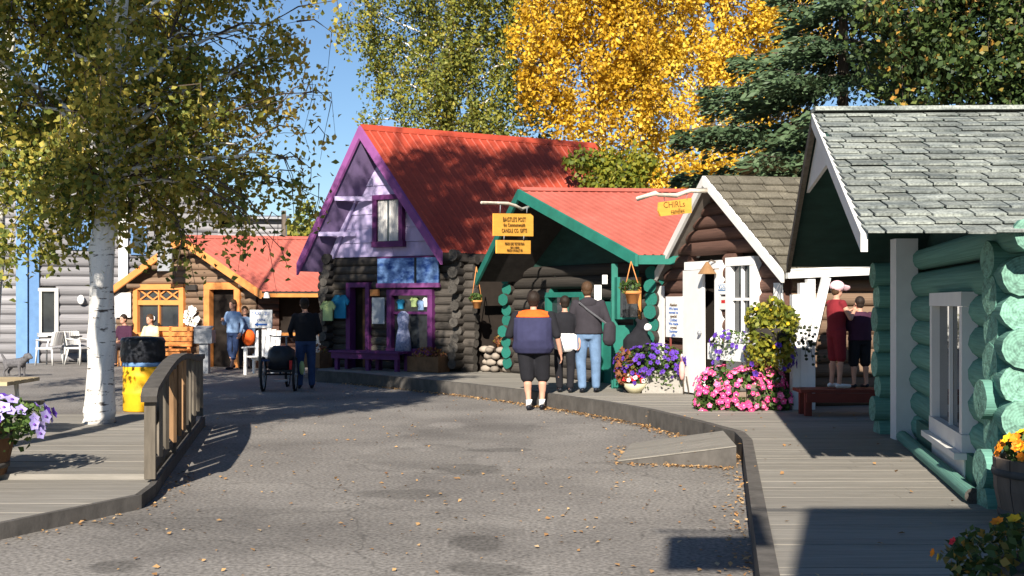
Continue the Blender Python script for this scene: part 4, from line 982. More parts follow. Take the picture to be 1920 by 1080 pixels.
# ---------------------------------------------------------------- fallen leaves
def litter():
    P = []
    for _ in range(800):
        D = R.uniform(4.6, 24) if R.random() < .6 else R.uniform(4.6, 12); xe = interp(edge, D); x = R.uniform(-4.5, xe - .05)
        P.append((x, D, .012))
    for _ in range(2100):
        i = R.randrange(1, len(edge) - 3); u = R.random(); y = edge[i][0] + (edge[i + 1][0] - edge[i][0]) * u; x = edge[i][1] + (edge[i + 1][1] - edge[i][1]) * u
        d = V((edge[i + 1][1] - edge[i][1], edge[i + 1][0] - edge[i][0])).normalized(); o = abs(R.gauss(.02, .10))
        P.append((x - abs(d.y) * o - .01, y - (abs(d.x) * o if edge[i][0] >= 12.4 else 0), .012 + R.uniform(0, .02)))
    for _ in range(170):
        u = R.random(); p = V((1.05, 11.65, 0)).lerp(V((2.15, 11.28, 0)), u); P.append((p.x + R.gauss(0, .05), p.y - abs(R.gauss(.03, .08)), .015))
    for _ in range(60):
        u = R.random(); p = V((1.05, 11.65, 0)).lerp(V((1.3, 13.0, 0)), u); P.append((p.x - abs(R.gauss(.04, .08)), p.y, .015))
    for _ in range(120):
        P.append((R.uniform(.9, 4.5), R.uniform(5, 15), BWZ + .012))
    for _ in range(90):
        D = R.uniform(6.4, 11); P.append((interp(ledge, D) + R.uniform(.02, .25), D, .012))
    P = np.array(P); n = len(P)
    m = leafmat('fallen_leaf', [(.20, .10, .05), (.40, .22, .09), (.52, .32, .14), (.60, .44, .26)], .1)
    me = leaf_mesh('fallen_leaves', P, NP.uniform(.02, .05, n), NP.normal(.5, .25, n), m, .75, up=4.)
    tag(link(bpy.data.objects.new('fallen_leaves', me)), 'scattered yellow birch leaves along the boardwalk kerb and on the lane', 'leaves', kind='stuff')
litter()

# ---------------------------------------------------------------- flowers and planters
def blossom_mesh(name, mats, pet=5, cup=.35):
    b = MB()
    for k in range(pet):
        t = 2 * math.pi * k / pet; d = V((math.cos(t), math.sin(t), 0)); s = V((-d.y, d.x, 0))
        b.add([(0, 0, 0), d * .6 - s * .42 + V((0, 0, cup * .8)), d * 1.0 + V((0, 0, cup)), d * .6 + s * .42 + V((0, 0, cup * .8))], [(0, 1, 2, 3)])
    b.cur = 1; b.ball((0, 0, .12), (.22, .22, .14), 5, 3)
    return b.mesh(name, mats)
def fm(n, c): return leafmat_flat(n, c)
def leafmat_flat(n, c):
    m = mat(n, c, .6, .12, scale=20, rnd=.2); return m
FL = {'pink': blossom_mesh('blossom', [fm('pink_petal', (.74, .07, .24)), fm('pale_centre', (.9, .55, .6))]),
      'pale_pink': blossom_mesh('blossom', [fm('light_pink_petal', (.82, .17, .34)), fm('pale_centre2', (.9, .6, .65))]),
      'purple': blossom_mesh('blossom', [fm('purple_petal', (.10, .035, .33)), fm('dark_centre', (.04, .01, .12))], 5, .3),
      'lilac': blossom_mesh('blossom', [fm('lilac_petal', (.50, .42, .80)), fm('violet_centre', (.18, .06, .38))], 5, .15),
      'orange': blossom_mesh('blossom', [fm('orange_petal', (.85, .24, .012)), fm('amber_centre', (.85, .40, .02))], 7, .6),
      'yellow': blossom_mesh('blossom', [fm('yellow_petal', (.75, .45, .02)), fm('gold_centre', (.7, .35, .02))], 6, .5),
      'red': blossom_mesh('blossom', [fm('red_petal', (.55, .02, .03)), fm('red_centre', (.3, .01, .02))]),
      'white': blossom_mesh('blossom', [fm('white_petal', (.8, .78, .74)), fm('cream_centre', (.7, .6, .3))])}
LM_bed = leafmat('bedding_leaf', [(.03, .06, .015), (.07, .13, .03), (.14, .2, .05)], .25)
LM_coleus = leafmat('lime_coleus_leaf', [(.09, .11, .02), (.24, .25, .03), (.42, .36, .03), (.50, .38, .05)], .3)
LM_coleus = leafmat('olive_coleus_leaf', [(.07, .10, .02), (.17, .20, .03), (.30, .29, .03), (.46, .38, .05)], .3)
LM_rust = leafmat('rust_coleus_leaf', [(.10, .05, .02), (.30, .10, .05), (.25, .22, .05)], .25)

def mound(par, c, r, n_leaf, lm, lsize, flowers, fsize, front=True, zmin=-.3, droop=0.):
    """a mass of leaves with blossoms standing off its surface"""
    c = np.array(c); r = np.array(r)
    p = in_ball(n_leaf, .55) * r + c
    if droop: p[:, 2] -= NP.random(n_leaf) * droop * (NP.random(n_leaf) < .3)
    tag(link(bpy.data.objects.new('foliage', leaf_mesh('foliage', p, NP.uniform(.6, 1.3, n_leaf) * lsize, NP.normal(.5, .25, n_leaf), lm)), par), kind='stuff')
    for kind, n in flowers:
        for _ in range(n):
            while True:
                d = V((R.gauss(0, 1), R.gauss(0, 1), R.gauss(0, 1))).normalized()
                if d.z > zmin and (not front or d.y < .45): break
            d2 = (d + V((0, -.25, .2))).normalized()
            pos = V(c) + V((d.x * r[0], d.y * r[1], d.z * r[2])) * R.uniform(.94, 1.07)
            if droop and R.random() < .3: pos.z -= R.uniform(0, droop)
            s = fsize * R.uniform(.75, 1.2)
            Wm = Matrix.Translation(pos) @ d2.to_track_quat('Z', 'Y').to_matrix().to_4x4() @ Matrix.Rotation(R.uniform(0, 6), 4, 'Z') @ Matrix.Diagonal((s, s, s, 1))
            link(bpy.data.objects.new('blossom', FL[kind]), par, Wm)

def barrel(name, label, c, r, h, group=None, hoops=True, m='barrel_wood'):
    t = thing(name, label, 'planter', c, group); c = V(c); n = 16
    for k in range(n):
        a0, a1 = 2 * math.pi * k / n, 2 * math.pi * (k + .94) / n; b = MB(); vs = []
        for q, z in ((.86, 0), (1.0, h * .55), (1.02, h)):
            for rr in (r * q, r * q - .03):
                for a in (a0, a1): vs.append((c.x + rr * math.cos(a), c.y + rr * math.sin(a), c.z + z))
        f = []
        for j in (0, 4): f += [(j, j + 1, j + 5, j + 4), (j + 3, j + 2, j + 6, j + 7), (j, j + 4, j + 6, j + 2), (j + 1, j + 3, j + 7, j + 5)]
        f += [(8, 9, 11, 10), (0, 2, 3, 1)]
        b.add(vs, f); b.build('stave', M[m], t)
    if hoops:
        for q, z in ((.915, .2), (1.015, .8)):
            b = MB(); b.lathe(c, [(r * q + .006, h * z - .022), (r * q + .012, h * z), (r * q + .008, h * z + .022)], 24); b.build('hoop', M['deck_edge'], t, True)
    b = MB(); b.lathe(c, [(r * .9, h * .80), (r * .9, h * .82)], 14); b.build('soil', M['soil'], t)
    return t

# pink begonias at the cottage corner
pc = G(1402, 772, BWZ)
t = barrel('flower_tub', 'tub smothered in bright pink flowers before the white pillar', (pc.x, pc.y + .42, BWZ), .36, .34)
for dx, dy, dz_, rx, rz_, n1, n2 in ((-.27, .40, -.02, .32, .29, 58, 36), (.22, .42, .02, .34, .31, 62, 36), (-.02, .27, -.06, .34, .30, 44, 24), (.42, .34, -.14, .20, .19, 20, 8), (-.46, .34, -.16, .16, .17, 14, 8)):
    mound(t, (pc.x + dx, pc.y + dy, .50 + dz_), (rx, .34, rz_), 460, LM_bed, .075, [('pink', n1), ('pale_pink', n2)], .045, zmin=-.75, droop=.06)
# purple petunias by the notice
pc = G(1248, 738, BWZ)
t = thing('planter_box', 'weathered grey planter box overflowing with purple petunias', 'planter', (pc.x, pc.y, BWZ))
boxobj('box', M['concrete'], t, (pc.x, pc.y + .25, BWZ + .17), (.70, .4, .34)); boxobj('soil', M['soil'], t, (pc.x, pc.y + .25, BWZ + .335), (.64, .34, .02))
mound(t, (pc.x - .14, pc.y + .18, .68), (.60, .34, .28), 1500, LM_bed, .06, [('purple', 140)], .042, zmin=-.7, droop=.25)
p = in_ball(260, .6) * np.array((.16, .15, .30)) + np.array((pc.x - .60, pc.y + .1, .62))
link(bpy.data.objects.new('coleus', leaf_mesh('coleus', p, NP.uniform(.05, .11, 260), NP.normal(.4, .2, 260), LM_rust)), t)['kind'] = 'stuff'
pc = G(1190, 737, BWZ)
t = thing('flower_pot', 'small pale bowl of white and red flowers at the petunias\' foot', 'flower pot', (pc.x, pc.y, BWZ))
b = MB(); b.lathe((pc.x, pc.y, BWZ), [(.08, 0), (.14, .06), (.19, .15), (.17, .15)], 16); b.build('bowl', mat('cream_glaze', (.6, .55, .36), .5, .1), t, True)
mound(t, (pc.x, pc.y, BWZ + .20), (.19, .16, .10), 120, LM_bed, .05, [('white', 18), ('red', 16)], .042, zmin=-.1)
# small pink bird ornament
q = G(1277, 738, BWZ); t = thing('bird_ornament', 'small pink bird ornament on thin dark legs beside the white door', 'ornament', (q.x, q.y - .15, BWZ))
b = MB(); b.ball((q.x - .01, q.y - .15, BWZ + .36), (.045, .06, .15), 8, 6); b.build('body', mat('pink_ornament', (.75, .38, .33), .6), t, True)
tubeobj('neck', M['pink'], t, [(q.x - .01, q.y - .15, BWZ + .48), (q.x - .03, q.y - .2, BWZ + .56), (q.x - .02, q.y - .25, BWZ + .60)], [.02, .016, .018], 6)
for s in (0, .08): tubeobj('leg', M['bark'], t, [(q.x + .02 + s, q.y - .15, BWZ), (q.x + .01 + s * .6, q.y - .15, BWZ + .27)], .012, 5)
# hanging basket of lime coleus at the cottage eave
hc = Q(1447, 618, 14.95); t = thing('hanging_basket', 'big hanging basket of lime leaves under the cottage gutter', 'hanging basket', hc, None)
b = MB(); b.lathe((hc.x, hc.y, hc.z - .22), [(.10, 0), (.2, .09), (.26, .24), (.23, .24)], 14); b.build('basket', M['darkwood'], t, True)
for dx, dy in ((-.2, 0), (.2, 0), (0, -.2)): tubeobj('wire', M['steel'], t, [(hc.x + dx, hc.y + dy, hc.z), (rCt.x - .02, rCt.y + .1, rCt.z - .1)], .006, 4)
for dx, dz_, r_, n_ in ((0, .05, .27, 560), (-.16, .16, .19, 260), (.15, .12, .20, 280), (-.12, -.16, .22, 300), (.13, -.14, .18, 220), (.02, .28, .15, 130)): mound(t, (hc.x + dx, hc.y - .02 * (dx > 0), hc.z + dz_), (r_, r_, r_ * .95), n_, LM_coleus, .078, [('yellow', 2)], .026, droop=.12)
mound(t, (hc.x - .03, hc.y, hc.z - .32), (.33, .30, .20), 520, LM_coleus, .06, [('purple', 26)], .045, zmin=-.8, droop=.2)
for dx in (.34, .42, .5):       # trailing sprays on the pillar side
    pts = [V((hc.x + .2, hc.y - .1, hc.z + .12)), V((hc.x + dx, hc.y - .16, hc.z + .05)), V((hc.x + dx + .06, hc.y - .16, hc.z - .3 - dx * .2))]; b = MB(); b.tube(pts, .005, 3)
    for _ in range(12):
        u = R.random(); q = pts[1].lerp(pts[2], u) + V((R.gauss(0, .04), R.gauss(0, .04), R.gauss(0, .04))); b.ball(q, (.025, .012, .02), 5, 3)
    b.build('trailing_stem', mat('dark_stem', (.03, .04, .02), .8), t)
# window box plants
wb = cw_.p((win_r[0] + win_r[1]) / 2, win_r[2] - .02, .3); t = thing('window_plants', 'purple and white flowers spilling from the cottage window box', 'flowers', wb)
mound(t, (wb.x, wb.y, wb.z + .02), (.30, .38, .16), 420, LM_bed, .05, [('purple', 30), ('white', 16)], .038, zmin=-.6, droop=.3)
q = G(1440, 745, BWZ); t = thing('flower_plant', 'bushy mixed plant behind the pink flower tub', 'plant', (q.x + .1, q.y + .3, BWZ))
tubeobj('stem', M['twig'], t, [(q.x + .1, q.y + .3, BWZ), (q.x + .1, q.y + .3, BWZ + .5)], .02, 5)
mound(t, (q.x + .05, q.y + .25, .78), (.42, .3, .22), 700, LM_bed, .06, [('purple', 18), ('pink', 16), ('white', 6)], .04)
# terracotta hanging baskets
for px, py, D, tx, lab, rr_ in ((1186, 558, 17.9, (1183, 490), 'terracotta hanging pot under the teal eave', .125), (894, 571, 22.6, (893, 500), 'shaded terracotta pot hanging by the purple house corner', .10)):
    q = Q(px, py, D); t = thing('hanging_pot', lab, 'hanging pot', q, 'terracotta hanging pots')
    b = MB(); b.lathe((q.x, q.y, q.z - rr_ * .75), [(rr_ * .62, 0), (rr_ * .9, rr_ * 1.2), (rr_ * 1.1, rr_ * 1.2), (rr_ * 1.1, rr_ * 1.55), (rr_ * .9, rr_ * 1.5)], 16); b.build('pot', M['terracotta'], t, True)
    tp = Q(tx[0], tx[1], D)
    for s in (-1, 1): tubeobj('cord', M['terracotta'], t, [(q.x + s * rr_, q.y, q.z + rr_ * .7), tp], .009, 5)
    mound(t, (q.x - rr_ * .3, q.y, q.z + rr_ * 1.3), (rr_ * 1.35, rr_ * 1.1, rr_ * .9), 190, LM_bed, .06, [], .03)
# marigold barrel at the right
t = barrel('barrel_planter', 'half barrel of orange marigolds against the mint log ends', (3.33, 7.22, BWZ), .34, .42)
mound(t, (3.33, 7.20, .68), (.31, .28, .13), 420, LM_bed, .055, [('orange', 46), ('yellow', 18)], .042, zmin=-.1, front=False)
# dark shaded planter in the near right corner
t = barrel('barrel_planter', 'shaded tub of red and yellow flowers in the near right corner', (2.42, 5.15, BWZ), .30, .22)
mound(t, (2.40, 5.15, .46), (.50, .36, .21), 1500, LM_dark, .055, [('red', 9), ('orange', 11), ('yellow', 3)], .028, zmin=-.5)
# petunia pot on the left deck
t = barrel('barrel_planter', 'brown tub of lilac petunias at the left edge of the deck', (-4.62, 9.9, LZ + .045), .38, .42, m='planter_wood')
mound(t, (-4.52, 9.86, .62), (.60, .48, .20), 1300, LM_bed, .065, [('lilac', 58), ('purple', 16)], .055, zmin=-.35, droop=.15)
# wooden planters and stone planter by the purple and teal houses
for px, lab in ((612, 'wooden planter box left of the purple door'), (828, 'wooden planter box with dry plants right of the purple window')):
    w_t = pw_.t(px); q = pw_.p(w_t, BWZ, .45); t = thing('planter_box', lab, 'planter', q, 'wooden planter boxes')
    r3 = Matrix.Rotation(math.atan2(pw_.d.y, pw_.d.x), 3, 'Z')
    for s in (-1, 1):
        boxobj('side_board', M['planter_wood'], t, q + r3 @ V((0, s * .19, .16)), (.70, .03, .30), r3); boxobj('end_board', M['planter_wood'], t, q + r3 @ V((s * .36, 0, .16)), (.03, .41, .32), r3)
    boxobj('soil', M['soil'], t, q + V((0, 0, .24)), (.68, .36, .02), r3)
    mound(t, q + V((0, 0, .36)), (.34, .17, .14), 240, LM_rust, .06, [], .03)
q = G(946, 698, BWZ); t = thing('stone_planter', 'round planter of stacked pale stones by the green log ends', 'planter', (q.x, q.y + .25, BWZ))
for row in range(4):
    for k in range(9):
        a = 2 * math.pi * (k + .5 * (row % 2)) / 9; rr_ = .32 + .05 * abs(row - 1.5)
        b = MB(); b.ball((q.x + rr_ * math.cos(a), q.y + .25 + rr_ * math.sin(a), BWZ + .07 + row * .125), (R.uniform(.09, .13), R.uniform(.09, .12), R.uniform(.06, .08)), 7, 5); b.build('stone', M['stone'], t, True)
b = MB(); b.lathe((q.x, q.y + .25, BWZ), [(.28, 0), (.28, .46)], 12); b.build('soil', M['soil'], t)
mound(t, (q.x, q.y + .22, BWZ + .62), (.24, .24, .16), 200, LM_rust, .07, [], .03)

# ---------------------------------------------------------------- railing on the left deck
fr_ = thing('railing', 'low grey wooden railing with arched handrail at the deck edge', 'railing', (-3.5, 12.5, LZ))
A0 = V((-3.02, 9.80, 0)); A1 = V((-4.05, 15.2, 0)); fd = (A1 - A0).normalized(); fx = math.atan2(fd.y, fd.x)
def fh(s): return .80 + .16 * math.sin(math.pi * min(1, s * 1.15 + .02)) + .05 * s
for s in (0, .33, .66, 1.):
    p = A0.lerp(A1, s); boxobj('post', M['fence_wood'], fr_, (p.x, p.y, (LZ + fh(s)) / 2 + .03), (.10, .09, fh(s) - LZ), Matrix.Rotation(fx, 3, 'Z'))
pts = [A0.lerp(A1, s / 10) + V((0, 0, fh(s / 10) + .05)) for s in range(11)]
pts = [pts[0] - fd * .12 + V((0, 0, -.06))] + pts + [pts[-1] + fd * .1]
b = MB()
for a, c in zip(pts, pts[1:]): b.beam(a - fd * .002, c, .13, .055)
b.build('handrail', M['deck_edge'], fr_)
beamobj('bottom_rail', M['deck_edge'], fr_, A0 + V((0, 0, .22)), A1 + V((0, 0, .24)), .04, .09)
ns = 10
for i in range(ns):
    s = (i + .65) / (ns + .3)
    if min(abs(s - q) for q in (0, .33, .66, 1)) < .018: continue
    p = A0.lerp(A1, s); b = MB(); rz = Matrix.Rotation(fx + math.radians(52), 3, 'Z'); hx = .095 if i in (2, 3, 4) else .07; hy = .022
    zt, zb_ = fh(s) + .02, .27
    pr = [(-hx, zb_), (0, zb_ + .07), (hx, zb_), (hx, zt), (-hx, zt)]
    b.prism([p + rz @ V((x, -hy, 0)) + V((0, 0, z)) for x, z in pr], rz @ V((0, 2 * hy, 0)))
    b.build('picket', M['picket_brown'] if i in (2, 3, 4) else M['fence_wood'], fr_)
beamobj('brace', M['fence_wood'], fr_, A0 + fd * .12 + V((0, 0, .78)), A0 + fd * .75 + V((0, 0, .18)), .04, .09)

# ---------------------------------------------------------------- bins, benches, chairs, tables
q = G(268, 770, 0); t = thing('litter_barrel', 'yellow barrel bin topped with a black bag', 'bin', q)
b = MB(); b.lathe(q, [(.27, 0), (.285, .02), (.285, .25), (.295, .27), (.285, .29), (.285, .5), (.295, .52), (.285, .54), (.285, .66)], 24); b.build('drum', M['barrel_yellow'], t, True)
b = MB(); b.lathe(q, [(.288, .66), (.292, .68), (.288, .74)], 24); b.build('blue_band', M['blue'], t, True)
b = MB(); b.lathe(q, [(.29, .72), (.315, .74), (.325, .85), (.31, .98), (.325, 1.03), (.30, 1.08), (.12, 1.10)], 22, .02); b.build('bin_liner', M['bag'], t, True)
q = Q(384, 690, 26.5); q.z = 0; t = thing('ash_bin', 'grey pedestal bin between the orange bench and orange door', 'bin', q)
boxobj('pedestal', M['steel'], t, (q.x, q.y, .34), (.20, .20, .68)); boxobj('hopper', M['steel'], t, (q.x, q.y, .83), (.40, .34, .30))
b = MB(); b.prism([(q.x - .2, q.y - .17, .982), (q.x + .2, q.y - .17, .982), (q.x + .2, q.y, 1.05), (q.x - .2, q.y, 1.05)], (0, 0, .02)); b.build('lid', M['steel'], t)

def slat_bench(label, wall, px0, px1, off, z0, m, seat_h=.45, back=True, cat='bench', name='bench'):
    a, c = wall.t(px0), wall.t(px1); mid = wall.p((a + c) / 2, z0, off + .25); t = thing(name, label, cat, mid)
    for k in range(3): wall.tbox(t, 'seat_slat', a, c, z0 + seat_h - .04, z0 + seat_h, off + .06 + k * .15, off + .19 + k * .15, M[m])
    wall.tbox(t, 'apron', a + .02, c - .02, z0 + seat_h - .16, z0 + seat_h - .042, off + .40, off + .44, M[m])
    if back:
        for k in range(4): wall.tbox(t, 'back_slat', a, c, z0 + seat_h + .06 + k * .125, z0 + seat_h + .165 + k * .125, off + .0 - k * .012, off + .035 - k * .012, M[m])
    for s in (a + .08, (a + c) / 2, c - .16):
        wall.tbox(t, 'leg', s, s + .08, z0, z0 + seat_h - .042, off + .32, off + .40, M[m]); wall.tbox(t, 'leg', s, s + .08, z0, z0 + seat_h + (.55 if back else -.042), off - .05, off - .001 + (.08 if not back else 0), M[m])
    return t
slat_bench('orange slatted bench under the orange window', ow, 290, 376, .32, 0, 'orange')
slat_bench('long low purple bench before the purple door and window', pw_, 668, 796, .40, BWZ, 'purple', .40, False)
# red bench the children stand on
t = thing('bench', 'dark red-brown bench in the cabin shade where two children stand', 'bench', (4.0, 14.4, BWZ))
kz = .545
for k in range(3): boxobj('seat_board', M['red_bench'], t, (4.06, 14.27 + k * .15, kz - .022), (1.12, .135, .04))
for x in (3.60, 4.48):
    for y_ in (14.27, 14.55): boxobj('leg', M['red_bench'], t, (x, y_, (BWZ + kz - .044) / 2), (.08, .07, kz - .044 - BWZ))
boxobj('apron', M['red_bench'], t, (4.06, 14.19, kz - .10), (1.0, .03, .11))

def adirondack(label, loc, yaw, group):
    t = thing('white_chair', label, 'chair', loc, group); rz = Matrix.Rotation(yaw, 3, 'Z'); L0 = V(loc)
    def bx(n, c, s, rx=0): boxobj(n, M['white_bright'], t, L0 + rz @ V(c), s, rz @ Matrix.Rotation(rx, 3, 'X'))
    for k in range(5): bx('back_slat', (-.24 + .12 * k, .28, .66), (.105, .03, .62 + .05 * (2 - abs(k - 2))), -.28)
    for k in range(4): bx('seat_slat', (0, -.22 + .13 * k, .40 - .03 * k), (.56, .115, .03))
    for s in (-1, 1):
        bx('arm', (s * .33, -.02, .60), (.11, .62, .03)); bx('leg', (s * .31, -.28, .29), (.06, .08, .58)); bx('leg', (s * .31, .24, .22), (.05, .08, .44))
    return t
adirondack('white slatted garden chair behind the tricycle', (-5.55, 26.2, 0), math.radians(-8), 'white garden chairs')
adirondack('white slatted garden chair half hidden by the man at the tricycle', (-4.25, 26.0, 0), math.radians(25), 'white garden chairs')

def plastic_chair(label, loc, yaw):
    t = thing('plastic_chair', label, 'chair', loc, 'plastic garden chairs'); rz = Matrix.Rotation(yaw, 3, 'Z'); L0 = V(loc)
    mm = M['white']
    boxobj('seat', mm, t, L0 + rz @ V((0, 0, .43)), (.48, .46, .04), rz)
    b = MB(); n = 8; q = []
    for i in range(n + 1):
        a = math.pi * (.12 + .76 * i / n); q.append((.27 * math.cos(a), .18 + .10 * math.sin(a)))
    for (x0, y0), (x1, y1) in zip(q, q[1:]):
        b.hexa([L0 + rz @ V(p) for p in ((x0, y0, .50), (x1, y1, .50), (x1, y1 - .03, .50), (x0, y0 - .03, .50), (x0, y0 + .06, .84), (x1, y1 + .08, .86), (x1, y1 + .05, .86), (x0, y0 + .03, .84))])
    b.build('backrest', mm, t)
    for s in (-1, 1):
        tubeobj('leg', mm, t, [L0 + rz @ V((s * .25, -.22, 0)), L0 + rz @ V((s * .22, -.20, .43)), L0 + rz @ V((s * .26, -.18, .64))], [.022, .028, .025], 6)
        tubeobj('leg', mm, t, [L0 + rz @ V((s * .25, .26, 0)), L0 + rz @ V((s * .21, .20, .43))], [.022, .028], 6)
        tubeobj('armrest', mm, t, [L0 + rz @ V((s * .26, -.2, .64)), L0 + rz @ V((s * .27, .2, .66))], .026, 6)
plastic_chair('white plastic chair by the blue corner board, facing right', Q(92, 684, 30.0) * 1 - V((0, 0, Q(92, 684, 30).z)), math.radians(-100))
plastic_chair('white plastic chair partly hidden by the birch trunk', Q(150, 684, 30.2) - V((0, 0, Q(150, 684, 30.2).z)), math.radians(70))
q = Q(122, 680, 30.6); t = thing('patio_table', 'small round patio table between the two white plastic chairs', 'table', (q.x, q.y, 0))
b = MB(); b.lathe((q.x, q.y, .70), [(.42, 0), (.43, .03)], 18); b.build('tabletop', M['darkwood'], t); tubeobj('leg', M['white'], t, [(q.x, q.y, 0), (q.x, q.y, .70)], .03, 8)
# picnic table at the left edge
t = thing('picnic_table', 'picnic table with pale wooden top and curved white legs at the left edge', 'table', (-6.2, 12.6, LZ))
for k in range(5): boxobj('table_plank', M['planter_wood'] if k == 9 else mat('pale_table_wood', (.42, .33, .20), .8, .15, scale=6), t, (-6.15, 12.22 + k * .17, .755), (1.85, .158, .04))
for s in (-.72, .72):
    x = -6.15 + s
    tubeobj('leg', M['white_bright'], t, [(x, 12.28, .72), (x, 12.24, .45), (x, 12.05, .25), (x, 11.85, LZ + .045)], .028, 8)
    tubeobj('leg', M['white_bright'], t, [(x, 12.85, .72), (x, 12.88, .45), (x, 13.05, .25), (x, 13.25, LZ + .045)], .028, 8)
for yb in (11.75, 13.35):
    for k in (0, 1): boxobj('seat_plank', M['fence_wood'], t, (-6.3, yb + k * .15, .45), (1.8, .14, .04))
    for s in (-.72, .72): boxobj('seat_support', M['white_bright'], t, (-6.15 + s, (yb + 12.55) / 2 + .07, .40), (.05, abs(yb - 12.55) + .3, .05))
# grey dog lying by the far end of the plaza
q = G(30, 706, 0); t = tag(thing('dog', 'small shaggy grey dog standing beyond the picnic table', 'dog', q))

# ---------------------------------------------------------------- bodies grown as one skin
def capsule(b, p0, p1, r0, r1, seg=10, flat=1.):
    p0, p1 = V(p0), V(p1); d = p1 - p0
    if d.length < 1e-5: d = V((0, 0, 1e-3)); p1 = p0 + d
    dn = d.normalized(); a = dn.orthogonal().normalized(); c = dn.cross(a); vs = []; rings = []
    for s in (-90, -55, -20): rings.append((p0 + dn * r0 * math.sin(math.radians(s)), r0 * max(.02, math.cos(math.radians(s)))))
    for s in (20, 55, 90): rings.append((p1 + dn * r1 * math.sin(math.radians(s)), r1 * max(.02, math.cos(math.radians(s)))))
    for q, r in rings:
        for k in range(seg):
            t = 2 * math.pi * k / seg; vs.append(q + a * r * math.cos(t) + c * r * math.sin(t) * flat)
    n = len(rings)
    b.add(vs, [(i * seg + k, i * seg + (k + 1) % seg, (i + 1) * seg + (k + 1) % seg, (i + 1) * seg + k) for i in range(n - 1) for k in range(seg)] + [tuple(range(seg))[::-1], tuple((n - 1) * seg + k for k in range(seg))])
def loft(b, rings, seg=16):       # rings: (centre, rx, ry)
    vs = []
    for c, rx, ry in rings:
        for k in range(seg):
            t = 2 * math.pi * k / seg; vs.append(V(c) + V((rx * math.cos(t), ry * math.sin(t), 0)))
    n = len(rings)
    b.add(vs, [(i * seg + k, i * seg + (k + 1) % seg, (i + 1) * seg + (k + 1) % seg, (i + 1) * seg + k) for i in range(n - 1) for k in range(seg)] + [tuple(range(seg))[::-1], tuple((n - 1) * seg + k for k in range(seg))])

def skin_build(b, name, m, par, world, voxel, smooth=4):
    me = bpy.data.meshes.new(name); me.from_pydata(b.v, [], b.f); me.materials.append(m)
    tmp = bpy.data.objects.new('tmp', me); C.objects.link(tmp)
    md = tmp.modifiers.new('r', 'REMESH'); md.mode = 'VOXEL'; md.voxel_size = voxel; md.use_smooth_shade = True
    if smooth: ms = tmp.modifiers.new('s', 'SMOOTH'); ms.factor = .5; ms.iterations = smooth
    dg = bpy.context.evaluated_depsgraph_get(); out = bpy.data.meshes.new_from_object(tmp.evaluated_get(dg)); out.name = name
    bpy.data.objects.remove(tmp); out.transform(world)
    if not out.materials: out.materials.append(m)
    return link(bpy.data.objects.new(name, out), par)

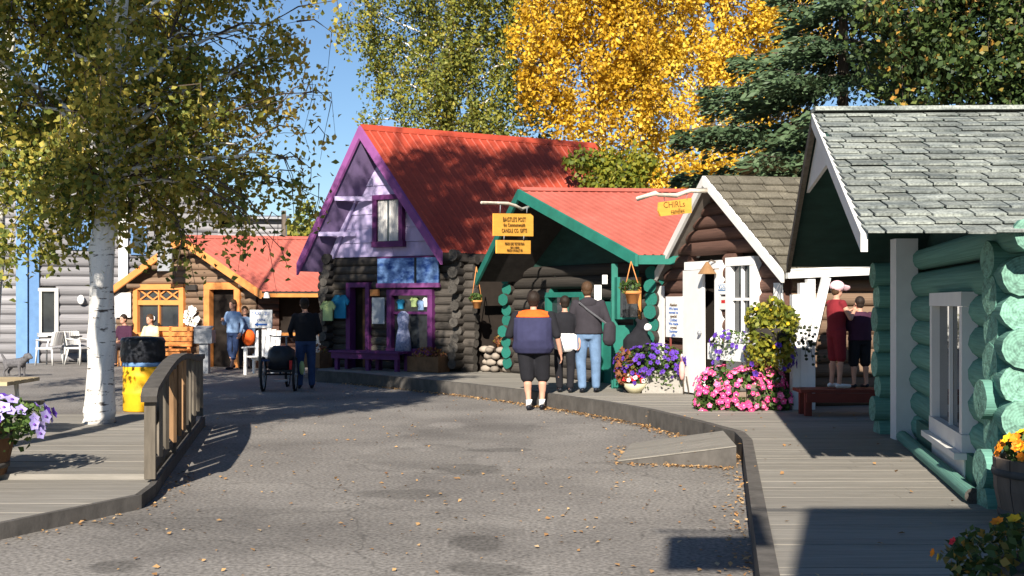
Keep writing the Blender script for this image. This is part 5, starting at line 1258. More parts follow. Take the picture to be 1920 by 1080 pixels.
def person(label, loc, yaw, h, fit, J=None, w=1., belly=0., group=None, vox=.0125):
    """fit: shirt, sleeve (0..2 along the arm), legs, leglen (0..2), shoe, hair, and extras"""
    s = h / 1.75; t = thing('person', label, 'person', loc, group)
    wd = Matrix.Translation(V(loc)) @ Matrix.Rotation(yaw, 4, 'Z') @ Matrix.Scale(s, 4)
    j = dict(pel=(0, 0, .95), ch=(0, 0, 1.28), nk=(0, 0, 1.46), hd=(0, .015, 1.625))
    for sd, k in (('R', 1), ('L', -1)):
        j['sh' + sd] = (k * .175 * w, 0, 1.40); j['el' + sd] = (k * (.235 * w + .01), -.03, 1.12); j['wr' + sd] = (k * (.25 * w + .01), .04, .88)
        j['hp' + sd] = (k * .085 * w, 0, .93); j['kn' + sd] = (k * .10 * w, .015, .50); j['an' + sd] = (k * .105 * w, -.02, .085)
        j['ft' + sd] = (k * .115 * w, .14, .04)
    if J: j.update(J)
    j = {k: V(v) for k, v in j.items()}
    up = (j['nk'] - j['pel'])
    def tp(z):        # a point of the spine, z as in the standing pose
        k = (z - .95) / .51; return j['pel'] + up * k
    b = MB()
    torso = [(.84, .13, .10), (.92, .165, .115), (1.04, .15, .11), (1.16, .155, .115), (1.28, .172, .118), (1.37, .175, .10), (1.43, .12, .075), (1.47, .06, .058)]
    def tor(g, z0=0, z1=9):
        return [(tp(z), rx * w + g, ry * (1 + .5 * (w - 1)) + g + (belly * math.exp(-((z - 1.06) / .16) ** 2))) for z, rx, ry in torso if z0 <= z <= z1]
    loft(b, tor(0))
    capsule(b, tp(1.42), j['hd'] + V((0, -.01, -.05)), .057, .052)
    H = j['hd']; hd = j.get('face', V((0, 1, 0))).normalized(); hs = V((hd.y, -hd.x, 0)).normalized()
    b.ball(H + V((0, 0, .02)), (.078, .092, .105), 14, 10); b.ball(H + hd * .022 + V((0, 0, -.055)), (.060, .068, .062), 12, 8)
    capsule(b, H + hd * .085 + V((0, 0, .015)), H + hd * .105 + V((0, 0, -.02)), .011, .016, 6)
    for k in (-1, 1): b.ball(H + hs * k * .079 + V((0, 0, -.0)), (.014, .022, .032), 6, 5)
    for sd, k in (('R', 1), ('L', -1)):
        aw = .5 + .5 * w
        capsule(b, j['sh' + sd], j['el' + sd], .052 * aw, .040 * aw); capsule(b, j['el' + sd], j['wr' + sd], .040 * aw, .027 * aw)
        d = (j['wr' + sd] - j['el' + sd]).normalized(); wr_ = j['wr' + sd]; sx = d.cross(V((0, 1, .2))).normalized()
        fw_ = sx.cross(d).normalized()
        for q in (-.5, .5): capsule(b, wr_ + fw_ * q * .03, wr_ + d * .085 + fw_ * q * .045, .021, .020, 8, .8)
        for i, ln in enumerate((.062, .075, .070, .052)):
            o = fw_ * (-.036 + .024 * i); p = wr_ + d * .092 + o; mdp = p + d * ln * .55 + sx * k * -.012; capsule(b, p, mdp, .0105, .010, 6); capsule(b, mdp, mdp + d * ln * .42 + sx * k * -.03, .010, .009, 6)
        tb = wr_ + d * .035 + fw_ * .035; capsule(b, tb, tb + d * .035 + fw_ * .03, .014, .012, 6); capsule(b, tb + d * .035 + fw_ * .03, tb + d * .068 + fw_ * .034, .012, .010, 6)
        capsule(b, j['hp' + sd], j['kn' + sd], .088 * aw, .058 * aw); capsule(b, j['kn' + sd], j['an' + sd], .058 * aw, .036)
        mid = j['kn' + sd].lerp(j['an' + sd], .3); capsule(b, mid + V((0, -.015, 0)), mid + V((0, -.01, -.08)), .056 * aw, .046 * aw)
        capsule(b, j['an' + sd] + V((0, -.02, -.03)), j['ft' + sd], .038, .032)
    skin_build(b, 'body', M['skin'], t, wd, vox * s)
    # clothes
    b = MB(); loft(b, tor(.022 + fit.get('loose', 0), fit.get('hem', .88)))
    sl = fit.get('sleeve', .6)
    for sd in 'RL':
        aw = .5 + .5 * w; S_, E_, W_ = j['sh' + sd], j['el' + sd], j['wr' + sd]
        e = S_.lerp(E_, min(1, sl)); capsule(b, S_, e, .066 * aw, .058 * aw)
        if sl > 1: capsule(b, E_, E_.lerp(W_, min(.97, sl - 1)), .054 * aw, .042 * aw)
    skin_build(b, 'shirt', M[fit['shirt']], t, wd, vox * 1.3 * s, 5)
    b = MB(); pz = [r for r in tor(.014, .84, 1.05)]; loft(b, pz if len(pz) > 1 else tor(.014))
    ll = fit.get('leglen', 2)
    for sd in 'RL':
        aw = .5 + .5 * w; A_, K_, N_ = j['hp' + sd], j['kn' + sd], j['an' + sd]; g = fit.get('baggy', .012)
        capsule(b, A_, A_.lerp(K_, min(1, ll)), .092 * aw + g, .064 * aw + g)
        if ll > 1: capsule(b, K_, K_.lerp(N_, ll - 1), .064 * aw + g, .050 + g)
    skin_build(b, 'trousers', M[fit['legs']], t, wd, vox * 1.3 * s, 5)
    for sd in 'RL':
        b = MB(); N_, F_ = j['an' + sd], j['ft' + sd]; fd_ = (F_ - N_); fd_.z = 0
        capsule(b, N_ + V((0, -.03, -.035)), F_ + V((0, .02, 0)), .046, .042, 10, .8)
        skin_build(b, 'shoe', M[fit.get('shoe', 'black')], t, wd, .011 * s, 2)
        if fit.get('sock'):
            b = MB(); b.tube([N_ + V((0, 0, -.02)), N_ + V((0, -.002, .075))], [.049, .052], 12); o = b.build('sock', M[fit['sock']], t, True); o.data.transform(wd)
    if fit.get('hair'):
        hp_ = fit.get('hairpuff', 1.04); b = MB(); b.ball(H + V((0, 0, .045)) - hd * .018, (.090 * hp_, .098 * hp_, .100 * hp_), 14, 10)
        if fit.get('hairlen', 0): capsule(b, H - hd * .06, H - hd * .07 + V((0, 0, -fit['hairlen'])), .075, .055)
        else: b.ball(H + V((0, 0, -.02)) - hd * .035, (.078, .068, .075), 10, 8)
        skin_build(b, 'hair', M[fit['hair']], t, wd, .012 * s, 2)
    if fit.get('cap'):
        b = MB(); b.ball(H + V((0, 0, .06)), (.118, .125, .10), 14, 10); capsule(b, H + hd * .08 + V((0, 0, .05)), H + hd * .19 + V((0, 0, .03)), .07, .065, 10, .25)
        skin_build(b, 'cap', M[fit['cap']], t, wd, .011 * s, 2)
    if fit.get('eyes'):
        b = MB()
        for k in (-1, 1): b.ball(H + hd * .090 + hs * k * .031 + V((0, 0, .02)), .010, 6, 4)
        o = b.build('eyes', M['black'], t); o.data.transform(wd)
    return t, j, wd, tp, tor

def extra(t, wd, name, m, fn, vox=.016, smooth=4):
    b = MB(); fn(b); return skin_build(b, name, M[m], t, wd, vox, smooth)

M['strap'] = cloth('grey_strap', (.10, .10, .11))
# heavy man in a navy vest with orange yoke
q = G(1000, 769, 0)
t, j, wd, tp, tor = person('heavy person in navy vest with orange yoke and black shorts, seen from behind', q, math.radians(-8), 1.76,
    dict(shirt='black_cloth', sleeve=.95, legs='black_cloth', leglen=1.02, baggy=.035, shoe='black', sock='white_cloth', hair='hair_dark', hairpuff=1.14),
    dict(elL=(-.36, -.02, 1.10), wrL=(-.27, .20, 1.02), elR=(.36, -.05, 1.10), wrR=(.40, .05, .84), anL=(-.06, -.05, .085), ftL=(-.08, .11, .04), anR=(.12, .06, .085), ftR=(.14, .20, .04), knL=(-.09, .02, .5), knR=(.13, .10, .5), shR=(.26, 0, 1.39), shL=(-.26, 0, 1.39), hd=(0, .04, 1.61)), w=1.42, belly=.10)
extra(t, wd, 'vest', 'navy', lambda b: loft(b, [(c, rx * 1.06 + .02 + .03 * (c.z < 1.2), ry + .045) for c, rx, ry in tor(.02, .84, 1.40)]))
def yoke(b):
    loft(b, [(tp(1.365), .280, .19), (tp(1.40), .262, .172), (tp(1.44), .175, .13), (tp(1.485), .105, .095)])
    for k in (-1, 1): capsule(b, (k * .13, 0, 1.415), (k * .215, 0, 1.40), .074, .058)
extra(t, wd, 'orange_yoke', 'orange_cloth', yoke)
o = boxobj('camera', M['steel'], None, wd @ V((-.245, .30, 1.02)), (.10, .05, .07)); tag(o, 'small silver camera held by the person in the navy vest', 'camera')
# boy with a white jacket round the waist
q = G(1059, 736, BWZ)
t, j, wd, tp, tor = person('shorter person in dark tee with a white jacket tied at the waist', q, math.radians(4), 1.47,
    dict(shirt='black_cloth', sleeve=.85, legs='black_cloth', leglen=1.9, baggy=.02, shoe='black', hair='hair_dark'),
    dict(anL=(-.08, .10, .085), ftL=(-.09, .25, .04), anR=(.09, -.06, .085), ftR=(.10, .09, .04), elR=(.27, -.06, 1.14), wrR=(.26, -.10, .92), elL=(-.30, -.02, 1.13), wrL=(-.36, .0, .9)), w=1.12)
def jacket(b):
    loft(b, [(tp(.74), .15, .10), (tp(.80), .20, .15), (tp(.94), .215, .165), (tp(1.04), .20, .155), (tp(1.09), .18, .14)])
    capsule(b, tp(1.02) + V((.17, -.10, 0)), tp(.80) + V((.19, -.12, 0)), .05, .035); capsule(b, tp(1.04) + V((-.17, -.12, 0)), tp(.86) + V((-.16, -.15, 0)), .05, .04)
extra(t, wd, 'tied_jacket', 'white_cloth', jacket)
# man in charcoal hoodie and jeans
q = G(1103, 736, BWZ)
t, j, wd, tp, tor = person('person in charcoal hooded jacket and blue jeans, walking away with a bag', q, math.radians(-6), 1.70,
    dict(shirt='charcoal', sleeve=1.95, loose=.018, legs='jeans', leglen=1.93, baggy=.022, shoe='black', hair='hair_brown'),
    dict(anL=(-.09, -.06, .085), ftL=(-.11, .09, .04), anR=(.12, .05, .085), ftR=(.14, .2, .04), elR=(.31, -.04, 1.12), wrR=(.30, .02, .90), elL=(-.29, .02, 1.13), wrL=(-.22, .20, 1.0), hd=(-.02, .05, 1.61), nk=(0, .03, 1.46)), w=1.18)
extra(t, wd, 'hood', 'charcoal', lambda b: (b.ball(tp(1.40) + V((0, -.09, .01)), (.14, .075, .10), 12, 8)))
extra(t, wd, 'shoulder_bag', 'charcoal', lambda b: (capsule(b, (.34, -.10, 1.02), (.33, -.12, .86), .12, .13, 12, .7)))
b = MB(); b.tube([wd @ V(p) for p in ((-.14, -.12, 1.42), (-.02, -.165, 1.32), (.14, -.17, 1.20), (.30, -.14, 1.08))], .016, 6); b.build('bag_strap', M['strap'], t)
# man behind the tricycle
q = G(573, 729, 0)
person('person in black jacket and dark jeans standing beside the tricycle', q, math.radians(15), 1.68, dict(shirt='black_cloth', sleeve=1.9, loose=.01, legs='dark_jeans', leglen=1.95, baggy=.02, shoe='black', hair='hair_dark'),
       dict(elR=(.27, .0, 1.13), wrR=(.20, .18, 1.05), elL=(-.29, .02, 1.13), wrL=(-.26, .2, 1.0), hd=(-.02, .03, 1.62)), w=1.12)
# woman in denim
q = G(437, 692.5, 0)
person('person in light denim jacket and cropped jeans walking past the orange door', q, math.radians(150), 1.66,
       dict(shirt='denim', sleeve=1.9, legs='dark_jeans', leglen=1.55, baggy=.006, shoe='black', hair='hair_brown', hairlen=.16, eyes=1),
       dict(elR=(.26, .05, 1.16), wrR=(.12, .22, 1.22), elL=(-.27, -.06, 1.14), wrL=(-.26, .02, .92), anL=(-.07, .14, .085), ftL=(-.08, .28, .04), anR=(.09, -.10, .11), ftR=(.10, .04, .045)), w=1.02)
q = Q(459, 688, 28.35); q.z = 0
t, j, wd, tp, tor = person('person in pale blue top behind the denim jacket, holding an orange bag', q, math.radians(190), 1.5,
       dict(shirt='denim', sleeve=1.9, legs='charcoal', leglen=1.95, shoe='black', hair='hair_brown', hairlen=.1, eyes=1))
o = MB(); bq = wd @ V((-.12, .22, .88)); o.ball(bq, (.16, .09, .20), 10, 8); ob = o.build('shopping_bag', M['orange_cloth'], None, True); tag(ob, 'orange bag carried in front of the orange cabin door', 'bag')
# two people sitting on the orange bench
def seated(label, px, fit, hh, eyes=1, lean=0.):
    tb = ow.t(px); p = ow.p(tb, 0, .58); yaw = math.atan2(ow.n.y, ow.n.x) - math.pi / 2
    J = dict(pel=(0, 0, .52), nk=(0, -.04, 1.03), hd=(.02, 0, 1.19))
    for sd, k in (('R', 1), ('L', -1)):
        J.update({'sh' + sd: (k * .18, -.03, .97), 'el' + sd: (k * .25, .03, .71), 'wr' + sd: (k * .15, .25, .64), 'hp' + sd: (k * .09, .03, .50), 'kn' + sd: (k * .12, .44, .49), 'an' + sd: (k * .12, .44, .085), 'ft' + sd: (k * .13, .59, .04)})
    return person(label, p, yaw, hh, dict(fit, eyes=eyes), J)
seated('person in cream tee sitting on the orange bench', 311, dict(shirt='cream', sleeve=.8, legs='black_cloth', leglen=1.9, shoe='black', hair='hair_brown', hairlen=.10), 1.72)
tb = ow.t(264); bp_ = ow.p(tb, 0, .58)
t_ = thing('wooden_stool', 'low stool behind the yellow barrel bin where a person sits', 'stool', bp_)
boxobj('seat', M['orange_dull'], t_, bp_ + V((0, 0, .43)), (.36, .34, .04))
for sx in (-1, 1):
    for sy in (-1, 1): boxobj('leg', M['orange_dull'], t_, bp_ + V((sx * .14, sy * .13, .205)), (.04, .04, .41))
seated('seated person whose head shows above the black-topped barrel bin', 262, dict(shirt='maroon', sleeve=.8, legs='charcoal', leglen=1.9, shoe='black', hair='hair_dark'), 1.72)
# children on the red bench
t, j, wd, tp, tor = person('child in pink cap and red clothes standing on the red bench', (3.98, 14.40, kz), math.radians(-70), 1.30,
       dict(shirt='red_cloth', sleeve=.15, legs='red_cloth', leglen=.95, baggy=.03, shoe='white_cloth', hair='hair_brown', cap='pink', eyes=1),
       dict(elR=(.25, .10, 1.16), wrR=(.08, .30, 1.28), elL=(-.25, .10, 1.16), wrL=(-.06, .30, 1.28)), w=1.02)
person('dark-haired child in dark maroon shirt on the red bench', (4.28, 14.44, kz), math.radians(12), 1.12,
       dict(shirt='maroon', sleeve=.95, loose=.02, legs='black_cloth', leglen=1.0, baggy=.035, shoe='black', hair='hair_dark'),
       dict(elR=(.26, .05, 1.14), wrR=(.16, .24, 1.18), elL=(-.26, .05, 1.14), wrL=(-.16, .24, 1.18)), w=1.22)
# dog
def dogfn(b):
    loft_pts = [((-.26, 0, .27), .09), ((-.10, 0, .27), .10), ((.12, 0, .29), .11), ((.26, 0, .36), .075), ((.34, 0, .42), .075), ((.43, 0, .40), .035)]
    for (a, ra), (c, rc) in zip(loft_pts, loft_pts[1:]): capsule(b, a, c, ra, rc)
    for x in (-.24, .16):
        for y_ in (-.06, .06):
            if x < 0: capsule(b, (x, y_, .25), (x + .04, y_, .17), .055, .035); capsule(b, (x + .04, y_, .17), (x - .04, y_, .10), .035, .024); capsule(b, (x - .04, y_, .10), (x - .02, y_, .02), .024, .026)
            else: capsule(b, (x, y_, .25), (x, y_, .12), .045, .026); capsule(b, (x, y_, .12), (x + .01, y_, .02), .026, .027)
    capsule(b, (-.30, 0, .32), (-.40, 0, .44), .035, .025)
    for y_ in (-.05, .05): capsule(b, (.32, y_, .46), (.30, y_ * 1.5, .42), .028, .02)
q = G(30, 706, 0); dg_ = [o for o in C.objects if o.name == 'dog'][0]
b = MB(); dogfn(b); skin_build(b, 'body', M['fur'], dg_, Matrix.Translation(q) @ Matrix.Rotation(math.radians(-25), 4, 'Z') @ Matrix.Scale(1.05, 4), .014, 2)
# dark carved figure behind the petunias
q = Q(1196, 640, 18.1); t = thing('carved_figure', 'black carved animal figure with a white muzzle behind the petunias', 'statue', (q.x, q.y, BWZ))
def bear(b):
    z = q.z - .05; x, y_ = q.x, q.y
    capsule(b, (x - .08, y_, .35), (x - .06, y_, z), .17, .19); capsule(b, (x - .06, y_, z), (x + .03, y_, z + .18), .17, .12); b.ball((x + .08, y_ - .02, z + .28), (.11, .12, .11), 12, 8)
    for k in (-1, 1): capsule(b, (x + .02 + k * .07, y_ - .08, z + .12), (x + .16 + k * .05, y_ - .14, z - .08), .06, .05); b.ball((x + .05 + k * .06, y_, z + .38), .035, 6, 5); capsule(b, (x - .08 + k * .1, y_ - .05, .45), (x - .06 + k * .11, y_ - .12, BWZ + .03), .09, .07)
b = MB(); bear(b); skin_build(b, 'body', M['black_cloth'], t, Matrix.Identity(4), .02, 3)
b = MB(); b.ball((q.x + .13, q.y - .09, q.z + .22), (.075, .06, .06), 10, 8); b.build('muzzle', M['white_bright'], t, True)

# ---------------------------------------------------------------- tricycle
cc = G(525, 733, 0); t = thing('cargo_tricycle', 'dark cargo tricycle seen from behind with a black seat and load', 'tricycle', cc)
ty = math.radians(4); rz = Matrix.Rotation(ty, 3, 'Z')
def tpnt(x, y_, z): return cc + rz @ V((x, y_, z))
def wheel(x, y_, r):
    b = MB(); n = 20; pts = [tpnt(x, y_ + r * math.cos(2 * math.pi * k / n), r + r * math.sin(2 * math.pi * k / n)) for k in range(n + 1)]
    b.tube(pts, .026, 6, False); w_ = b.build('wheel', M['rubber'], t, True)
    b = MB(); b.tube([tpnt(x, y_ + (r - .035) * math.cos(2 * math.pi * k / n), r + (r - .035) * math.sin(2 * math.pi * k / n)) for k in range(n + 1)], .010, 5, False); b.build('rim', M['steel'], w_, True)
    b = MB()
    for k in range(10):
        a = 2 * math.pi * k / 10; b.tube([tpnt(x, y_, r), tpnt(x, y_ + (r - .03) * math.cos(a), r + (r - .03) * math.sin(a))], .004, 3, False)
    b.build('spokes', M['steel'], w_); tubeobj('hub', M['steel'], w_, [tpnt(x - .04, y_, r), tpnt(x + .04, y_, r)], .025, 8)
wheel(-.30, 0, .30); wheel(.27, 0, .30); wheel(0, 1.15, .30)
tubeobj('axle', M['black'], t, [tpnt(-.30, 0, .30), tpnt(.27, 0, .30)], .018, 6)
tubeobj('frame_tube', M['dark_jeans'], t, [tpnt(0, 0, .30), tpnt(0, .25, .42), tpnt(0, .65, .38), tpnt(0, .98, .75)], .022, 8)
tubeobj('fork', M['steel'], t, [tpnt(0, 1.15, .30), tpnt(0, 1.0, .72), tpnt(0, .92, .95)], .02, 8)
tubeobj('handlebar', M['steel'], t, [tpnt(-.28, .72, .98), tpnt(-.22, .92, .96), tpnt(.22, .92, .96), tpnt(.28, .72, .98)], .014, 6)
b = MB(); b.ball(tpnt(0, .28, .74), (.13, .15, .05), 10, 6); b.build('saddle', M['black'], t, True); tubeobj('seat_post', M['steel'], t, [tpnt(0, .25, .42), tpnt(0, .28, .72)], .015, 6)
b = MB(); b.lathe(tpnt(.02, -.02, .40), [(.22, 0), (.25, .15), (.24, .34), (.14, .42)], 14, .06); b.build('load_bag', M['bag'], t, True)
boxobj('carrier', M['black'], t, tpnt(0, 0, .37), (.46, .40, .04), rz); boxobj('reflector', M['red_plastic'], t, tpnt(.22, -.24, .48), (.05, .02, .16), rz)
boxobj('mudguard', M['dark_jeans'], t, tpnt(-.20, -.02, .56), (.20, .36, .03), rz)
boxobj('lower_rack', M['steel'], t, tpnt(.03, -.10, .20), (.24, .18, .03), rz)
b = MB(); b.ball(tpnt(.36, .3, .40), (.05, .06, .13), 8, 6); ob = b.build('drink_bottle', M['lime_cloth'], t, True)

# ---------------------------------------------------------------- signs and hung things
def wallsign(label, wall, r, off, m, name='notice_board', cat='notice', frame=None, th=.03):
    p = wall.p((r[0] + r[1]) / 2, r[2], off); t = thing(name, label, cat, p)
    wall.tbox(t, 'panel', r[0], r[1], r[2], r[3], off, off + th, M[m])
    if frame:
        fwid = .035
        for a, c, d, e in ((r[0] - fwid, r[1] + fwid, r[3], r[3] + fwid), (r[0] - fwid, r[1] + fwid, r[2] - fwid, r[2]), (r[0] - fwid, r[0], r[2], r[3]), (r[1], r[1] + fwid, r[2], r[3])): wall.tbox(t, 'frame', a, c, d, e, off - .002, off + th + .01, M[frame])
    return t
def wtext(t, wall, text, tc, zc, off, size, m, sq=1., up=0):
    lettering(t, text, M[m], wall.p(tc, zc, off + .004), V((wall.d.x, wall.d.y, 0)), (0, 0, 1), size, squeeze=sq)
# notice by the cottage door
r = cw_.rect(1268, 556, 1299, 632); t = wallsign('tall white notice board with lines of text beside the cottage door', cw_, r, .16, 'white_bright', cat='notice')
for i, s in enumerate(('Alaskan', 'We have', 'moved to', 'special', 'Crafted', 'We made', 'crystal', 'Summer', 'gifts')):
    wtext(t, cw_, s, (r[0] + r[1]) / 2, r[3] - .13 - .058 * i, .19, .062, 'ink_blue' if i % 3 else 'ink', 1.2)
beamobj('stake', M['red_bench'], t, cw_.p(r[0] + .12, BWZ, .17), cw_.p(r[0] + .12, r[2], .17), .03, .03)
r = cw_.rect(1363, 531, 1382, 552); t = wallsign('small blue and white OPEN sign right of the cottage door', cw_, r, .14, 'white_bright', 'open_sign', 'sign', th=.012)
b_ = cw_.tbox(t, 'blue_field', r[0] + .015, r[1] - .015, r[2] + .05, r[3] - .02, .153, .156, M['blue']); wtext(t, cw_, 'OPEN', (r[0] + r[1]) / 2, (r[2] + r[3]) / 2 + .015, .157, .10, 'white_bright', .9)
r = cw_.rect(1364, 556, 1381, 580); t = wallsign('small pinkish card below the OPEN sign', cw_, r, .14, 'white', 'card_sign', 'sign', th=.012); cw_.tbox(t, 'red_print', r[0] + .08, r[1] - .06, r[2] + .09, r[3] - .05, .153, .156, M['red_plastic'])
# brown conical lamp shade by the door
q = cw_.pp(1357, 514, .28); t = thing('wall_lamp', 'brown conical lamp shade above the cottage door post', 'lamp', q)
b = MB(); b.lathe(q, [(.135, 0), (.09, .07), (.02, .17), (.0001, .18)], 14); b.build('lamp_shade', mat('copper_brown', (.30, .17, .08), .5, .15), t); tubeobj('bracket', M['bark'], t, [q + V((0, 0, .16)), q + V((.06, .02, .2)), cw_.pp(1362, 494, .1)], .012, 5)
# branch and sign at the cottage peak
A = Q(1195, 373, 16.2); B_ = Q(1325, 357, 16.9); t = thing('hanging_sign', 'yellow wooden CHIRLs sign hung from a pale branch at the cottage peak', 'sign', A)
cv = [A, A.lerp(B_, .25) + V((0, 0, .05)), A.lerp(B_, .3) + V((0, 0, .02)), A.lerp(B_, .55) + V((0, 0, -.02)), A.lerp(B_, .75) + V((0, 0, .025)), B_]
tubeobj('branch', M['branch_birch'], t, cv, [.032, .036, .03, .036, .034, .04], 8)
sa, sb = Q(1236, 390, 16.45), Q(1297, 386, 16.75); xd = (sb - sa); hz = .19; c0, c1 = sa + V((0, 0, -.10)), sb + V((0, 0, -.115))
b = MB(); nn = V((xd.y, -xd.x, 0)).normalized() * .03; tn = nn * .5; xh = V((xd.x, xd.y, 0)).normalized(); pl = [sa + V((0, 0, .08)), sb + V((0, 0, .115)), sb + V((0, 0, -.10)), sa + xh * .03 + V((0, 0, -.115)), sa - xh * .012 + V((0, 0, -.04))]
b.prism(pl, -nn); b.build('board', M['sign_yellow'], t)
lettering(t, 'CHIRLs', M['ink'], (sa + sb) / 2 + V((-.03, 0, .03)) + tn, xd, (0, 0, 1), .125)
lettering(t, 'candles', M['ink'], (sa + sb) / 2 + V((.02, 0, -.055)) + tn, xd, (0, 0, 1), .085)
for k in (.15, .85): p = sa.lerp(sb, k); tubeobj('hook', M['steel'], t, [p + V((0, 0, .09)), p + V((0, 0, .20))], .006, 4)
# two yellow boards before the teal gable
A = Q(903, 380, 19.0); B_ = Q(990, 388, 20.2); t = thing('hanging_sign', 'large yellow shop sign with a smaller board beneath, hung on a branch', 'sign', A)
tubeobj('branch', M['branch_birch'], t, [A, A.lerp(B_, .55) + V((0, 0, .025)), A.lerp(B_, .72), A.lerp(B_, .86) - V((0, 0, .05)), B_], [.026, .03, .03, .028, .03], 7)
for (x0, y0, x1, y1), nm, lines in (((926, 400, 1000, 442), 'board', (('BAGTLE\'S POST', .105, .09), ('the Commonwealth', .085, 0.), ('CANDLE CO. GIFTS', .092, -.095))), ((932, 450, 995, 475), 'lower_board', (('MADE LIKE YESTERYEAR', .062, .055), ('since a century', .05, 0), ('MADE LOCALLY IN', .062, -.055)))):
    P = [Q(x0, y0, 19.3), Q(x1, y0 + 1, 19.9), Q(x1, y1 + 1, 19.9), Q(x0, y1, 19.3)]; xd = P[1] - P[0]; nn = V((xd.y, -xd.x, 0)).normalized() * .035
    if nm == 'board': P.insert(1, P[0].lerp(P[1], .93)); P[2] = P[2] - V((0, 0, .04))
    b = MB(); b.prism(P, -nn); b.build(nm, M['sign_yellow'], t); cen = (P[0] + P[-2]) / 2
    for s, sz, dzz in lines: lettering(t, s, M['ink'], cen + V((0, 0, dzz)) + nn * .4, xd, (0, 0, 1), sz, squeeze=.72)
for px, py0, py1, D in ((938, 384, 400, 19.4), (988, 388, 400, 19.8), (945, 442, 450, 19.45), (982, 442, 450, 19.75)): tubeobj('link', M['steel'], t, [Q(px, py0, D), Q(px, py1, D)], .008, 4)
# mural above the purple window
r = pw_.rect(718, 484, 832, 531); t = wallsign('wide blue landscape mural above the purple window', pw_, r, .16, 'mural', 'mural_panel', 'mural'); pw_.tbox(t, 'bottom_rail', r[0] - .02, r[1] + .02, r[2] - .09, r[2], .15, .21, M['purple_light']); pw_.tbox(t, 'divider', r[0] + .95, r[0] + 1.0, r[2], r[3], .192, .2, M['black'])
# notice between purple door and window
r = pw_.rect(708, 558, 731, 607); t = wallsign('grey printed notice between the purple door and window', pw_, r, .16, 'notice_grey', 'notice_board', 'notice')
t2 = thing('wood_block', 'small orange-brown wooden block above the grey notice', 'sign', pw_.pp(712, 550, .15)); rr_ = pw_.rect(705, 543, 719, 555); pw_.tbox(t2, 'panel', *rr_, .13, .2, M['terracotta'])
# tee shirts hung outside
def tee(label, wall, px, py, s, m, off):
    t_, z_ = wall.t(px), wall.z(wall.t(px), py); o = MB()
    out = [(-.16, -.30), (.16, -.30), (.16, .10), (.25, .02), (.30, .12), (.14, .28), (.06, .28), (0, .24), (-.06, .28), (-.14, .28), (-.30, .12), (-.25, .02), (-.16, .10)]
    pl = [wall.p(t_ + x * s, z_ + y_ * s, off + .015 * math.sin(x * 30)) for x, y_ in out]; o.prism(pl, V((wall.n.x, wall.n.y, 0)) * .03)
    ob = o.build('tee_shirt', M[m], None); return tag(ob, label, 'shirt', 'tee shirts for sale')
tee('teal tee shirt hung on the purple door post', pw_, 656, 574, .85, 'teal_cloth', .30); tee('lime tee shirt hung left of the purple door', pw_, 640, 582, .72, 'lime_cloth', .42)
# dress and garments in the purple window
wt = pw_.t(770); z0 = pw_.z(wt, 660); t = thing('mannequin', 'dress form in pale blue floral dress in the purple window', 'mannequin', pw_.p(wt, z0, .22))
b = MB(); c = pw_.p(wt, 0, .25); loft(b, [(c + V((0, 0, z0 + .02)), .17, .10), (c + V((0, 0, z0 + .35)), .14, .09), (c + V((0, 0, z0 + .52)), .10, .075), (c + V((0, 0, z0 + .68)), .13, .085), (c + V((0, 0, z0 + .78)), .11, .06), (c + V((0, 0, z0 + .84)), .04, .04)]); b.build('dress', M['pattern'], t, True)
tubeobj('stand', M['bark'], t, [c + V((0, 0, z0 - .15)), c + V((0, 0, z0 + .05))], .02, 6)
for i, (px, py, mm) in enumerate(((757, 570, 'teal_cloth'), (782, 566, 'lime_cloth'), (795, 572, 'denim'), (806, 566, 'white_cloth'))):
    tee(('teal', 'lime', 'denim blue', 'white')[i] + ' small shirt hanging in the purple window', pw_, px, py, .34, mm, .09)
# orange cabin wall: white board, wreath, plaque, shield, door lamp
r = ow.rect(224, 549, 253, 595); wallsign('blank white board left of the orange window', ow, r, .14, 'white_bright', 'white_board', 'board')
q = ow.pp(369, 594, .2); t = thing('flower_wreath', 'round white flower wreath between orange window and door', 'wreath', q)
for k in range(26):
    a = R.uniform(0, 6.28); rr_ = .20 * math.sqrt(R.random()) + .02; p = V((ow.d.x, ow.d.y, 0)) * rr_ * math.cos(a) + V((0, 0, rr_ * math.sin(a))) + V((ow.n.x, ow.n.y, 0)) * R.uniform(-.02, .05)
    dn = (V((ow.n.x, ow.n.y, 0)) + p * 1.5).normalized(); s = R.uniform(.065, .095)
    link(bpy.data.objects.new('blossom', FL['white']), t, Matrix.Translation(q + p) @ dn.to_track_quat('Z', 'Y').to_matrix().to_4x4() @ Matrix.Diagonal((s, s, s, 1)))
r = ow.rect(355, 534, 376, 544); wallsign('small dark plaque right of the orange window', ow, r, .13, 'darkwood', 'plaque', 'plaque')
t = thing('gable_panel', 'grey square panel hung under the orange cabin peak', 'panel', Q(308, 486, 28.8))
P = [Q(295, 464, 28.75), Q(322, 464, 28.65), Q(322, 508, 28.65), Q(295, 508, 28.75)]; b = MB(); b.prism(P, (.02, .06, 0)); b.build('panel', M['steel'], t)
q = Q(500, 554, 27.9); t = thing('flood_lamp', 'small white lamp at the orange eave corner', 'lamp', q); b = MB(); b.lathe(q + V((0, 0, -.06)), [(.075, 0), (.06, .1), (.03, .14)], 12); b.build('lamp_shade', M['white_bright'], t)
tubeobj('bracket', M['steel'], t, [q + V((0, 0, .07)), rOt + V((.1, .03, -.1))], .012, 5)
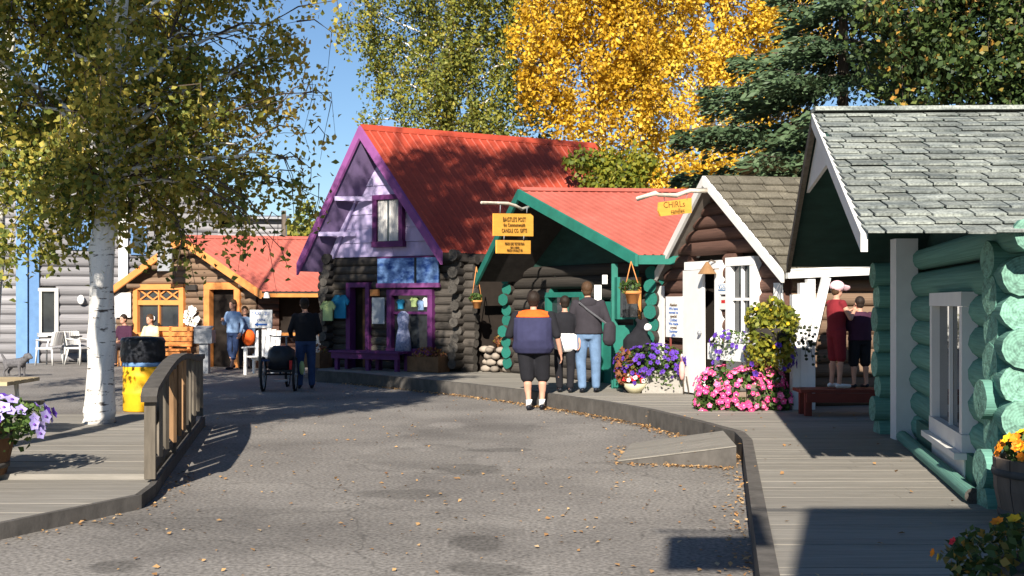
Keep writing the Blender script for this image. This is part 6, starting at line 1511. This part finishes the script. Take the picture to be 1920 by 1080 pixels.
q = ow.p(ow.t(292), owin[2] + .50, .12); t = thing('round_sticker', 'white round sign in the left orange window pane', 'sign', q); b = MB(); n3 = V((ow.n.x, ow.n.y, 0)); b.tube([q - n3 * .004, q + n3 * .01], .075, 16); b.build('disc', M['white_bright'], t)
# white board sign by the tricycle
wA = Q(470, 612, 25.0); sg = Wall((wA.x, wA.y), (Q(511, 612, 24.8).x, 24.8), (0, -1)); r = (0, sg.L, sg.z(sg.L / 2, 615), sg.z(sg.L / 2, 581))
t = thing('notice_sign', 'white signboard with blue lettering and arrow behind the tricycle', 'sign', sg.p(sg.L / 2, 0, 0))
sg.tbox(t, 'panel', *r, 0, .03, M['white_bright']); sg.tbox(t, 'post', sg.L * .35, sg.L * .45, 0, r[2], -.05, -.002, M['bark'])
wtext(t, sg, 'TAXI', sg.L * .30, r[3] - .08, .03, .10, 'ink_blue'); wtext(t, sg, '2U', sg.L * .78, r[3] - .08, .03, .11, 'ink_blue'); wtext(t, sg, 'rides', sg.L * .52, (r[2] + r[3]) / 2 - .01, .03, .10, 'ink_blue')
sg.tbox(t, 'arrow_bar', sg.L * .35, sg.L * .80, r[2] + .055, r[2] + .095, .032, .036, M['ink_blue']); b = MB(); b.prism([sg.p(sg.L * .22, r[2] + .075, .033), sg.p(sg.L * .38, r[2] + .03, .033), sg.p(sg.L * .38, r[2] + .12, .033)], V((sg.n.x, sg.n.y, 0)) * .004); b.build('arrow_head', M['ink_blue'], t)
# white card by the teal house window
q = Q(1134, 524, 18.2); t = thing('price_card', 'small white card under the teal eave', 'card', q); boxobj('card', M['white_bright'], t, q, (.08, .02, .14))
q = Q(1121, 550, 19.6); t = thing('notice_paper', 'white paper notice right of the teal window', 'notice', q); boxobj('sheet', M['white_bright'], t, q, (.12, .02, .28))
t = thing('wall_crest', 'small white ornament on the grey log wall beside the birch trunk', 'ornament', gb.pp(148, 562, .2)); q = gb.pp(150, 562, .2); b = MB(); b.ball(q, (.10, .05, .13), 8, 6); b.build('body', M['white_bright'], t, True)
